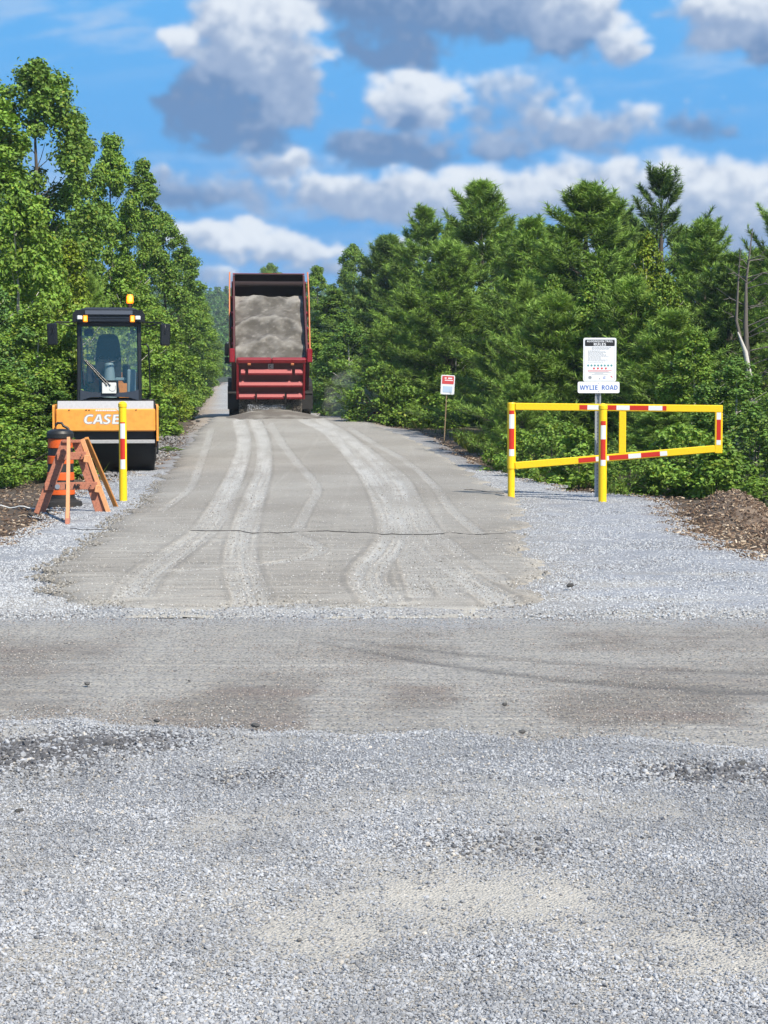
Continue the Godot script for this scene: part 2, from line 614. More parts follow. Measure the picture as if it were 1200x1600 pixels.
func materials() -> void:
	# gravel: cells of crushed stone, colour by cell and relief by distance to the cell's edge
	var cell := FastNoiseLite.new()
	cell.seed = 4
	cell.noise_type = FastNoiseLite.TYPE_CELLULAR
	cell.frequency = 0.085
	cell.fractal_type = FastNoiseLite.FRACTAL_NONE
	cell.cellular_jitter = 1.0
	cell.cellular_return_type = FastNoiseLite.RETURN_CELL_VALUE
	var gcol := NoiseTexture2D.new()
	gcol.width = 1024
	gcol.height = 1024
	gcol.seamless = true
	gcol.seamless_blend_skirt = 0.03
	gcol.noise = cell
	gcol.normalize = true
	gcol.color_ramp = ramp([[0.0, Color(0.52, 0.54, 0.58)], [0.12, Color(0.80, 0.82, 0.86)], [0.5, Color(0.88, 0.90, 0.93)], [0.72, Color(0.98, 0.97, 0.95)], [0.8, Color(0.66, 0.68, 0.73)], [0.93, Color(1, 1, 1)], [1.0, Color(0.42, 0.43, 0.46)]])
	var cell2: FastNoiseLite = cell.duplicate()
	cell2.cellular_return_type = FastNoiseLite.RETURN_DISTANCE
	var ghgt := NoiseTexture2D.new()
	ghgt.width = 1024
	ghgt.height = 1024
	ghgt.seamless = true
	ghgt.seamless_blend_skirt = 0.03
	ghgt.noise = cell2
	ghgt.color_ramp = ramp([[0.0, grey(1.0)], [0.45, grey(0.75)], [1.0, grey(0.0)]])
	for spec in [["gravel", 1.45, 0.5], ["road_gravel", 1.0, 0.8]]:
		var m := mat(spec[0], Color.WHITE, 0.9)
		m.vertex_color_use_as_albedo = true
		m.albedo_texture = gcol
		m.uv1_triplanar = true
		m.uv1_world_triplanar = true
		m.uv1_scale = Vector3.ONE / float(spec[1])
		m.heightmap_enabled = true
		m.heightmap_texture = ghgt
		m.heightmap_scale = spec[2]
	# damp and dry stone dust
	var dust := noise_tex(21, 0.05, ramp([[0.0, grey(0.70)], [0.35, grey(0.88)], [0.6, grey(0.95)], [0.8, grey(1.0)], [1.0, grey(0.86)]]), 1024, FastNoiseLite.TYPE_SIMPLEX_SMOOTH, 6)
	var dusth := noise_tex(22, 0.09, ramp([[0.0, grey(0.0)], [1.0, grey(1.0)]]), 1024, FastNoiseLite.TYPE_SIMPLEX_SMOOTH, 6)
	for spec in [["sand", 1.1, 1.0], ["paving", 0.9, 0.9], ["earth", 1.7, 3.0]]:
		var m := mat(spec[0], Color.WHITE, 0.95)
		m.vertex_color_use_as_albedo = true
		m.albedo_texture = gcol if spec[0] == "paving" else dust
		m.uv1_triplanar = true
		m.uv1_world_triplanar = true
		m.uv1_scale = Vector3.ONE / float(spec[1])
		m.heightmap_enabled = true
		m.heightmap_texture = dusth
		m.heightmap_scale = spec[2]
	var st := mat("stone", Color.WHITE, 0.85)
	st.vertex_color_use_as_albedo = true
	var mott := noise_tex(31, 0.02, ramp([[0.0, grey(0.90)], [0.5, grey(0.97)], [1.0, grey(1.0)]]), 512)
	var fine := noise_tex(33, 0.06, ramp([[0.0, grey(0.72)], [0.4, grey(0.92)], [1.0, grey(1.0)]]), 512)
	M.mott = mott
	worn(mat("yellow", lin(0.86, 0.57, 0.008), 0.42), noise_tex(36, 0.035, ramp([[0.0, grey(0.80)], [0.3, grey(0.96)], [1.0, grey(1.0)]]), 512), 0.6)
	mat("tape_red", lin(0.50, 0.025, 0.012), 0.4)
	mat("tape_white", lin(0.66, 0.67, 0.68), 0.4)
	mat("galvanized", lin(0.42, 0.45, 0.48), 0.45, 0.7)
	mat("sign_white", lin(0.68, 0.71, 0.76), 0.45)
	mat("sign_black", lin(0.012, 0.012, 0.014), 0.5)
	mat("sign_blue", lin(0.02, 0.10, 0.42), 0.5)
	mat("print_grey", lin(0.22, 0.24, 0.27), 0.6)
	mat("print_teal", lin(0.07, 0.25, 0.27), 0.6)
	mat("print_red", lin(0.50, 0.05, 0.06), 0.6)
	mat("print_paleblue", lin(0.38, 0.50, 0.66), 0.6)
	worn(mat("orange", lin(0.82, 0.33, 0.055), 0.42), mott, 1.2)
	worn(mat("black_paint", lin(0.012, 0.012, 0.014), 0.4), mott, 0.7)
	worn(mat("grey_paint", lin(0.36, 0.36, 0.37), 0.55), mott, 0.6)
	worn(mat("steel_drum", lin(0.03, 0.028, 0.027), 0.65, 0.2), fine, 0.9)
	worn(mat("rubber", lin(0.018, 0.017, 0.017), 0.85), fine, 0.5)
	mat("cab_black", lin(0.010, 0.011, 0.013), 0.3)
	mat("roof_blue", lin(0.035, 0.045, 0.065), 0.35)
	worn(mat("seat_cloth", lin(0.018, 0.022, 0.032), 0.9), fine, 0.3)
	mat("console", lin(0.16, 0.24, 0.27), 0.5)
	mat("plastic_white", lin(0.62, 0.64, 0.64), 0.45)
	var gl := mat("glass", Color(0.20, 0.34, 0.36, 0.07), 0.03)
	gl.transparency = BaseMaterial3D.TRANSPARENCY_ALPHA
	var am := mat("amber_lamp", lin(0.85, 0.28, 0.01), 0.25)
	am.emission_enabled = true
	am.emission = Color(1.0, 0.50, 0.05)
	am.emission_energy_multiplier = 0.38
	var hot := mat("amber_core_lamp", lin(0.9, 0.6, 0.1), 0.3)
	hot.emission_enabled = true
	hot.emission = Color(1.0, 0.78, 0.22)
	hot.emission_energy_multiplier = 2.0
	var lens := mat("amber_lens", Color(0.95, 0.38, 0.02, 0.6), 0.1)
	lens.transparency = BaseMaterial3D.TRANSPARENCY_ALPHA
	worn(mat("barrel_orange", lin(0.66, 0.10, 0.008), 0.5), mott, 0.6)
	mat("barrel_black", lin(0.012, 0.012, 0.012), 0.5)
	worn(mat("wood_red", lin(0.43, 0.165, 0.10), 0.75), noise_tex(41, 0.03, ramp([[0.0, grey(0.72)], [0.5, grey(0.95)], [1.0, grey(1.0)]]), 512), 0.5)
	var grain := noise_tex(42, 0.02, ramp([[0.0, Color(0.78, 0.66, 0.55)], [0.5, Color(0.96, 0.92, 0.88)], [1.0, Color(1, 1, 1)]]), 512)
	var wr := worn(mat("wood_pale", lin(0.64, 0.34, 0.17), 0.7), grain, 0.5)
	wr.uv1_scale = Vector3(14.0, 1.6, 14.0)
	var wg := worn(mat("wood_gold", lin(0.55, 0.25, 0.06), 0.7), grain, 0.5)
	wg.uv1_scale = Vector3(14.0, 1.6, 14.0)
	worn(mat("truck_red", lin(0.24, 0.010, 0.018), 0.36), mott, 1.1)
	worn(mat("truck_red_shaded", lin(0.085, 0.006, 0.010), 0.45), mott, 0.9)  # darker copy of the truck red, shade of the tailgate plate painted in
	worn(mat("truck_inside", lin(0.022, 0.010, 0.010), 0.9), fine, 0.9)
	worn(mat("chassis", lin(0.03, 0.028, 0.027), 0.8), fine, 0.7)
	worn(mat("truck_rail", lin(0.085, 0.022, 0.022), 0.6), fine, 0.7)
	worn(mat("truck_red_lit", lin(0.40, 0.085, 0.085), 0.6), mott, 0.6)  # lighter copy of the truck red, sunlight painted onto the rib tops
	worn(mat("stake_wood", lin(0.27, 0.20, 0.12), 0.85), fine, 0.3)
	mat("pole_orange", lin(0.55, 0.18, 0.07), 0.6)
	var leafmat := func(called: String, tint: Color, back: float, rough: float) -> void:
		var m := mat(called, tint, rough)
		m.vertex_color_use_as_albedo = true
		m.backlight_enabled = true
		m.backlight = Color(back, back, back * 0.6)
		m.metallic_specular = 0.35
	leafmat.call("leaf", lin(1.0, 1.0, 1.0), 0.75, 0.5)
	leafmat.call("leaf_dark", lin(0.78, 0.80, 0.85), 0.5, 0.45)
	leafmat.call("leaf_yellow", lin(1.0, 0.86, 0.5), 0.6, 0.5)
	leafmat.call("needle", lin(1.0, 1.0, 1.0), 0.55, 0.55)
	leafmat.call("needle_dark", lin(0.66, 0.68, 0.72), 0.35, 0.55)
	leafmat.call("dry", lin(1, 1, 1), 0.3, 0.8)
	worn(mat("bark", lin(0.10, 0.085, 0.07), 0.95), fine, 0.4)
	worn(mat("bark_pale", lin(0.60, 0.57, 0.53), 0.9), noise_tex(44, 0.03, ramp([[0.0, grey(0.45)], [0.25, grey(0.9)], [1.0, grey(1.0)]]), 512), 0.4)
	worn(mat("bark_dead", lin(0.15, 0.135, 0.125), 0.95), fine, 0.4)

# ------------------------------------------------------------------ the ground
func ground_all() -> void:
	# the land as one sheet out to the horizon
	var zs := PackedFloat32Array()
	for q in [-60.0, -30.0, -12.0, -4.0]:
		zs.append(q)
	for i in 90:
		zs.append(0.5 * pow(600.0, i / 89.0) + i * 0.35)
	for q in [420.0, 520.0, 700.0, 1000.0, 1600.0, 2600.0]:
		zs.append(q)
	var xs := PackedFloat32Array()
	for i in 81:
		var u := i / 40.0 - 1.0
		xs.append(signf(u) * (absf(u) * 14.0 + pow(absf(u), 6.0) * 1600.0))
	var v := PackedVector3Array()
	var c := PackedColorArray()
	for d in zs:
		for x in xs:
			var h := lie(x, -d) - 0.06
			if d < 14.2:
				h = -0.09
			v.append(Vector3(x, h, -d))
			var e := en.get_noise_2d(x * 0.7, d * 0.7)
			var col := Color(0.085, 0.060, 0.042).lerp(Color(0.15, 0.115, 0.085), clampf(e + 0.5, 0, 1))
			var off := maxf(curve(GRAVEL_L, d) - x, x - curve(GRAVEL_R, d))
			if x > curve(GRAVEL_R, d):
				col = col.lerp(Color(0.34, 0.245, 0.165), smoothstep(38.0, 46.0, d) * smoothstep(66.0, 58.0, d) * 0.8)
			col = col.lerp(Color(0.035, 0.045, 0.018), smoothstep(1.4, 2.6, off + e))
			c.append(col)
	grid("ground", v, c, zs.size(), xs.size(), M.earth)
	apron()
	paved_road()
	gravel_road()
	sand_layer()

func apron_edge(x: float) -> float:
	return 9.02 - x * 0.20 + en.get_noise_2d(x * 1.5, 40.0) * 0.22 - absf(x) * 0.02

func apron_dust(x: float, d: float) -> float:
	var q := en.get_noise_2d(x * 1.1, d * 0.7 + 20.0) * 0.7 - 0.10
	for k in [[0.46, 5.85, 0.62, 0.55, 0.85], [-0.26, 5.5, 0.50, 0.34, 0.85], [-0.86, 5.35, 0.36, 0.36, 0.75], [0.08, 6.5, 0.40, 0.26, 0.6], [0.19, 6.05, 0.5, 0.3, 0.6], [0.80, 5.3, 0.5, 0.4, 0.75], [0.0, 5.0, 0.8, 0.25, 0.4], [-1.6, 8.85, 0.16, 0.2, 0.8], [-0.65, 6.9, 0.2, 0.2, 0.6], [0.2, 7.3, 0.6, 0.3, 0.3]]:
		q += blob(x, d, k[0], k[1], k[2], k[3]) * k[4]
	q -= blob(x, d, -0.55, 5.5, 0.22, 0.25) * 0.6 + blob(x, d, 0.25, 5.35, 0.4, 0.16) * 0.5
	return clampf(q * 1.0 + en.get_noise_2d(x * 6.0, d * 4.0 + 60.0) * 0.4, 0.0, 1.0)

func apron_dark(x: float, d: float) -> float:
	return clampf(blob(x, d, -1.55, 8.3, 0.5, 0.5) + blob(x, d, -1.1, 8.6, 0.4, 0.25) * 0.7 + blob(x, d, 1.3, 7.9, 0.35, 0.25) * 0.9 + blob(x, d, 0.35, 6.6, 0.3, 0.25) * 0.35 + blob(x, d, -0.5, 7.8, 0.25, 0.2) * 0.4, 0.0, 1.0)

func apron() -> void:
	var rows := rows_between(2.2, 10.0, 190)
	rows.insert(0, -6.0)
	var cols := PackedFloat32Array()
	for i in 331:
		var u := i / 165.0 - 1.0
		cols.append(0.5 + 0.5 * signf(u) * (absf(u) * 0.16 + pow(absf(u), 7.0) * 0.84))
	var at := func(x: float, d: float, _i: int, _j: int, _u: float) -> Array:
		var e := apron_edge(x) - d
		var du := apron_dust(x, d)
		var h := 0.012 + soft(-0.05, 0.35, e) * 0.028 - du * 0.006 + fn.get_noise_2d(x * 2.0, d * 2.0) * 0.008
		if e < 0.0:
			h = 0.012 + e * 0.35
		var tone := 0.9 + fn.get_noise_2d(x * 0.8, d * 0.5) * 0.25
		var col := Color(0.30, 0.31, 0.33) * tone
		col = col.lerp(Color(0.17, 0.17, 0.18), apron_dark(x, d) * 0.75)
		col = col.lerp(Color(0.50, 0.47, 0.415), sqrt(du) * 0.95)
		col.a = 1.0
		return [h, col]
	sheet("gravel_apron", rows, cols, func(_d): return -14.0, func(_d): return 14.0, at, M.sand)

	# loose crushed stone lying on it
	var shapes := [lumps(1), lumps(2, 0.6), lumps(3, 0.8)]
	for s in 3:
		var where := []
		var tints := PackedColorArray()
		var tries := 150000
		for i in tries:
			var d := 1.0 / lerpf(1.0 / 4.2, 1.0 / 9.8, rng.randf())
			var half := d * 0.1875 * 1.25 + 1.5
			var x := rng.randf_range(-half, half)
			var e := apron_edge(x) - d
			if e < -0.02:
				if rng.randf() > exp(e * 7.0) * 0.5 or d > 9.7:
					continue
			var du := apron_dust(x, d)
			var dk := apron_dark(x, d)
			if rng.randf() < pow(du, 0.8) * 0.95:
				continue
			var sz := rng.randf_range(0.0026, 0.0062) * (1.0 + dk * 1.3)
			if rng.randf() < 0.07:
				sz *= 1.7
			var y := 0.012 + soft(-0.05, 0.35, e) * 0.028 - du * 0.006 + fn.get_noise_2d(x * 2.0, d * 2.0) * 0.008
			if e < 0.0:
				y = 0.004
			where.append(tumbled(Vector3(x, y + sz * 0.35, -d), sz, 0.5))
			var k := rng.randf_range(0.6, 1.12) * (0.97 + en.get_noise_2d(x * 1.5 + 40.0, d * 1.2) * 0.35)
			var col := Color(0.35, 0.362, 0.385) * k
			if rng.randf() < 0.1:
				col = Color(0.42, 0.39, 0.35) * k
			elif rng.randf() < 0.10:
				col = Color(0.14, 0.145, 0.16)
			if rng.randf() < dk * 0.85:
				col = Color(0.075, 0.075, 0.08) * rng.randf_range(0.7, 1.8)
			tints.append(col)
		scatter("crushed_stone", shapes[s], M.stone, where, tints)

func paved_road() -> void:
	var rows := rows_between(8.0, 14.6, 230)
	var cols := PackedFloat32Array()
	for i in 401:
		var u := i / 200.0 - 1.0
		cols.append(0.5 + 0.5 * signf(u) * (absf(u) * 0.052 + pow(absf(u), 9.0) * 0.948))
	var rip := FastNoiseLite.new()
	rip.seed = 77
	rip.frequency = 1.0
	rip.fractal_octaves = 2
	var at := func(x: float, d: float, _i: int, _j: int, _u: float) -> Array:
		# traffic film: dusty wheel bands and bare patches between them
		var n1 := en.get_noise_2d(x * 0.9 + 9.0, d * 0.9)
		var n2 := rip.get_noise_2d(x * 1.6, d * 11.0)
		var bare := 0.14 + n1 * 0.55
		var wob := en.get_noise_2d(x * 2.0 + 11.0, d * 2.0) * 0.16
		for q in [[-0.98, -0.37, 8.6, 10.7, 0.75], [-0.06, 0.34, 8.6, 10.6, 0.55], [0.80, 1.65, 9.15, 10.15, 0.8], [1.25, 3.2, 9.9, 11.2, 0.6], [-4.0, -1.5, 9.6, 12.4, 0.5], [-0.25, 0.5, 11.4, 12.6, 0.45], [0.9, 2.6, 12.0, 12.9, 0.45]]:
			bare += q[4] * smoothstep(q[0] - 0.22, q[0] + 0.22, x + wob) * smoothstep(q[1] + 0.14, q[1] - 0.10, x + wob * 0.6) * smoothstep(q[2] - 0.3, q[2] + 0.2, d + wob) * smoothstep(q[3] + 0.5, q[3] - 0.5, d + wob)
		var film := blob(x, d, -0.22, 9.6, 0.13, 1.1) + blob(x, d, 0.6, 9.7, 0.2, 1.0) + blob(x, d, 0.55, 12.3, 1.3, 0.22) * 0.8 + blob(x, d, -1.2, 11.3, 1.2, 0.25) * 0.7 + blob(x, d, 1.3, 9.2, 0.5, 0.2)
		bare -= film * 0.7
		# a long sweeping tyre arc across the road
		var arc := 10.2 + 0.55 * (x - 2.2) * (x - 2.2) * 0.55
		var line := exp(-pow((d - arc) / 0.10, 2.0)) * smoothstep(-0.9, 0.2, x)
		var arc2 := 10.9 + 0.42 * (x - 2.4) * (x - 2.4) * 0.5
		line += exp(-pow((d - arc2) / 0.08, 2.0)) * 0.7 * smoothstep(-1.2, 0.4, x)
		bare = smoothstep(0.05, 0.95, bare + en.get_noise_2d(x * 4.0, d * 4.0) * 0.22)
		var ribs := sin(d * 52.0 + n1 * 2.0) * 0.5 + 0.5
		var rib_here := clampf(0.35 + film * 0.6 + n2 * 0.4, 0.0, 1.0)
		var col := Color(0.455, 0.42, 0.362).lerp(Color(0.305, 0.27, 0.225), bare)
		col = col * (1.0 + n2 * 0.16)
		col = col.lerp(Color(0.26, 0.175, 0.14), clampf(en.get_noise_2d(x * 0.6 + 70.0, d * 1.4) - 0.05, 0.0, 1.0) * 0.8 * bare)
		col = col.lerp(Color(0.12, 0.11, 0.10), clampf(line, 0, 1) * 0.6)
		col = col * (1.0 - ribs * rib_here * 0.26)
		col = col.lerp(Color(0.42, 0.415, 0.40), smoothstep(12.7, 13.6, d + n1 * 0.5) * 0.8)
		col.a = 1.0
		return [0.0 + ribs * rib_here * 0.007 + n2 * 0.005 - line * 0.006, col]
	sheet("paved_road", rows, cols, func(_d): return -60.0, func(_d): return 60.0, at, M.paving)
	# grit thrown over the road
	var where := []
	var tints := PackedColorArray()
	for i in 60000:
		var d := 1.0 / lerpf(1.0 / 8.5, 1.0 / 14.2, rng.randf())
		var x := rng.randf_range(-1, 1) * (d * 0.1875 * 1.3)
		if rng.randf() > 0.35 + en.get_noise_2d(x * 0.9 + 9.0, d * 0.9) + smoothstep(12.8, 13.6, d):
			continue
		where.append(tumbled(Vector3(x, 0.004, -d), rng.randf_range(0.002, 0.0052), 0.3))
		var k := rng.randf_range(0.35, 1.35)
		tints.append(Color(0.34, 0.32, 0.30) * k if rng.randf() < 0.7 else Color(0.31, 0.25, 0.215) * k)
	scatter("road_grit", lumps(5), M.stone, where, tints)

func gravel_edge(pts: Array, d: float, side: float) -> float:
	return curve(pts, d) + en.get_noise_2d(side * 50.0, d * 0.8) * 0.35 * clampf((d - 13.0) / 4.0, 0.0, 1.0)

func gravel_road() -> void:
	var rows := rows_between(13.35, 320.0, 330)
	var cols := PackedFloat32Array()
	for i in 161:
		var u := i / 80.0 - 1.0
		cols.append(0.5 + 0.5 * signf(u) * (absf(u) * 0.7 + pow(absf(u), 3.0) * 0.3))
	var at := func(x: float, d: float, _i: int, _j: int, u: float) -> Array:
		var e := minf(u, 1.0 - u) * (gravel_edge(GRAVEL_R, d, 1.0) - gravel_edge(GRAVEL_L, d, -1.0))
		var h := curve(RISE, d) + 0.016 + smoothstep(0.0, 0.25, e) * 0.02 - smoothstep(0.25, 0.0, e) * 0.07 + fn.get_noise_2d(x * 1.1, d * 1.1) * 0.008
		h -= smoothstep(13.75, 13.35, d) * 0.06
		var tone := 0.92 + en.get_noise_2d(x * 0.5, d * 0.4 + 7.0) * 0.22
		var col := Color(0.38, 0.385, 0.395) * tone
		# sandy film near the crossing road and in streaks
		var q := en.get_noise_2d(x * 0.8, d * 1.5) * 0.7 - 0.12
		q += blob(x, d, -2.3, 14.3, 0.9, 0.4) * 0.9 + blob(x, d, 1.2, 14.4, 1.1, 0.18) * 0.9 + blob(x, d, 1.5, 15.5, 0.7, 0.25) * 0.6 + blob(x, d, 2.9, 16.3, 0.8, 0.25) * 0.5
		q *= smoothstep(18.5, 15.5, d)
		q += smoothstep(14.8, 13.6, d) * 0.42
		col = col.lerp(Color(0.50, 0.465, 0.40), clampf(q * 1.7, 0, 0.85))
		var reach := x - sand_r(d) if x > 0.0 else sand_l(d) - x
		q = smoothstep(0.9, 0.0, reach + en.get_noise_2d(x * 2.4, d * 1.6 + 15.0) * 0.8) * (0.75 if x > 0.0 else 0.3) * smoothstep(60.0, 40.0, d)
		col = col.lerp(Color(0.385, 0.362, 0.325), clampf(q, 0.0, 0.8))
		# beyond the truck: older, paler, sandier
		var far := smoothstep(44.0, 62.0, d)
		col = col.lerp(Color(0.50, 0.485, 0.45) * tone, far * 0.9)
		col = col.lerp(Color(0.42, 0.31, 0.20), (1.0 - smoothstep(0.1, 1.1, e)) * far * 0.8)
		col = col.lerp(Color(0.44, 0.30, 0.19), blob(x, d, -6.0, 84.0, 0.9, 3.0) * 0.5)
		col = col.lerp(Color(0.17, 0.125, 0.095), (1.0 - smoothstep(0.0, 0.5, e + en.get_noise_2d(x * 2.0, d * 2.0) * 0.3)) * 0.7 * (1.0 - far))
		col.a = 1.0
		return [h, col]
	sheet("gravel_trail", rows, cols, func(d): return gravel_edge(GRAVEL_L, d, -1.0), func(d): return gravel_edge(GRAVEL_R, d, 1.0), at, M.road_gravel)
	# loose stone on the shoulders
	var where := []
	var tints := PackedColorArray()
	for i in 60000:
		var d := 1.0 / lerpf(1.0 / 13.4, 1.0 / 36.0, rng.randf())
		var side := -1.0 if rng.randf() < 0.45 else 1.0
		var a := curve(SAND_L, d) if side < 0 else curve(SAND_R, d)
		var b := gravel_edge(GRAVEL_L, d, -1.0) if side < 0 else gravel_edge(GRAVEL_R, d, 1.0)
		b = clampf(b, -d * 0.23, d * 0.23)
		var x := lerpf(a, b, rng.randf_range(-0.02, 1.0))
		if d < 14.3 and rng.randf() < 0.5:
			x = rng.randf_range(-3.0, 3.0)
		where.append(tumbled(Vector3(x, curve(RISE, d) + 0.036 - smoothstep(13.75, 13.35, d) * 0.034, -d), rng.randf_range(0.005, 0.011), 0.5))
		var k := rng.randf_range(0.62, 1.3)
		tints.append(Color(0.385, 0.397, 0.415) * k if rng.randf() < 0.9 else Color(0.17, 0.16, 0.16) * k)
	scatter("shoulder_stone", lumps(7), M.stone, where, tints)

# wheel tracks pressed into the fresh stone dust: half width, then points of x and distance
const TRACKS := [
	[0.13, [[-4.45, 65], [-4.36, 62], [-3.26, 48], [-2.67, 38], [-2.04, 26.1], [-1.81, 20.7], [-1.83, 17.7], [-1.84, 15.7], [-1.75, 14.2], [-1.7, 13.6]]],
	[0.125, [[-4.0, 65], [-3.88, 62], [-2.82, 48], [-2.08, 35.4], [-1.73, 27.6], [-1.45, 21.6], [-1.24, 17.7], [-1.01, 15.0], [-0.9, 14.0], [-0.85, 13.6]]],
	[0.14, [[-2.6, 65], [-2.42, 62], [-1.27, 51], [-0.40, 36.7], [0.0, 26.1], [0.10, 20.7], [0.03, 18.4], [-0.10, 16.5], [-0.12, 15.3], [0.0, 14.0], [0.05, 13.6]]],
	[0.13, [[-2.1, 65], [-1.94, 62], [-0.57, 46], [0.10, 33.0], [0.27, 24.8], [0.29, 20.7], [0.48, 17.1], [0.66, 15.0], [0.85, 13.8], [0.9, 13.5]]],
	[0.09, [[-2.35, 65], [-2.2, 62], [-0.95, 49], [-0.15, 35], [0.16, 25.5], [0.22, 20.7], [0.30, 18.0], [0.38, 16.0], [0.5, 14.2], [0.52, 13.6]]],
	[0.07, [[-0.6, 48], [-0.45, 46], [0.28, 33.0], [0.42, 24.8], [0.5, 20.7], [0.72, 17.1], [0.9, 15.2], [0.95, 15.0]]],
	[0.08, [[0.1, 22], [0.16, 19.8], [0.2, 17.0], [0.26, 14.2], [0.26, 13.6]]],
	[0.07, [[-1.35, 24], [-0.95, 20.4], [-0.66, 18.9], [-0.58, 18.0], [-0.80, 17.1], [-1.3, 16.4], [-1.9, 16.0], [-2.1, 15.9]]],
	[0.06, [[-1.2, 60], [-0.9, 55], [0.35, 40], [0.72, 30], [0.8, 24], [0.95, 20], [1.0, 19]]],
	[0.06, [[-3.3, 60], [-3.2, 58], [-1.6, 38], [-0.95, 29], [-0.9, 24], [-0.88, 21], [-0.86, 20]]],
	[0.05, [[-4.7, 57], [-4.6, 55], [-3.4, 38], [-2.75, 29], [-2.6, 24], [-2.6, 23]]],
]

func spline(p0: Array, p1: Array, p2: Array, p3: Array, f: float) -> Vector2:
	var a := Vector2(p0[0], p0[1])
	var b := Vector2(p1[0], p1[1])
	var c := Vector2(p2[0], p2[1])
	var e := Vector2(p3[0], p3[1])
	# the points lie far apart along the trail, so the slope across is taken per metre
	var m1 := (c.x - a.x) / (c.y - a.y) if absf(c.y - a.y) > 0.01 else 0.0
	var m2 := (e.x - b.x) / (e.y - b.y) if absf(e.y - b.y) > 0.01 else 0.0
	var h := c.y - b.y
	var f2 := f * f
	var f3 := f2 * f
	return Vector2((2 * f3 - 3 * f2 + 1) * b.x + (f3 - 2 * f2 + f) * h * m1 + (-2 * f3 + 3 * f2) * c.x + (f3 - f2) * h * m2, lerpf(b.y, c.y, f))

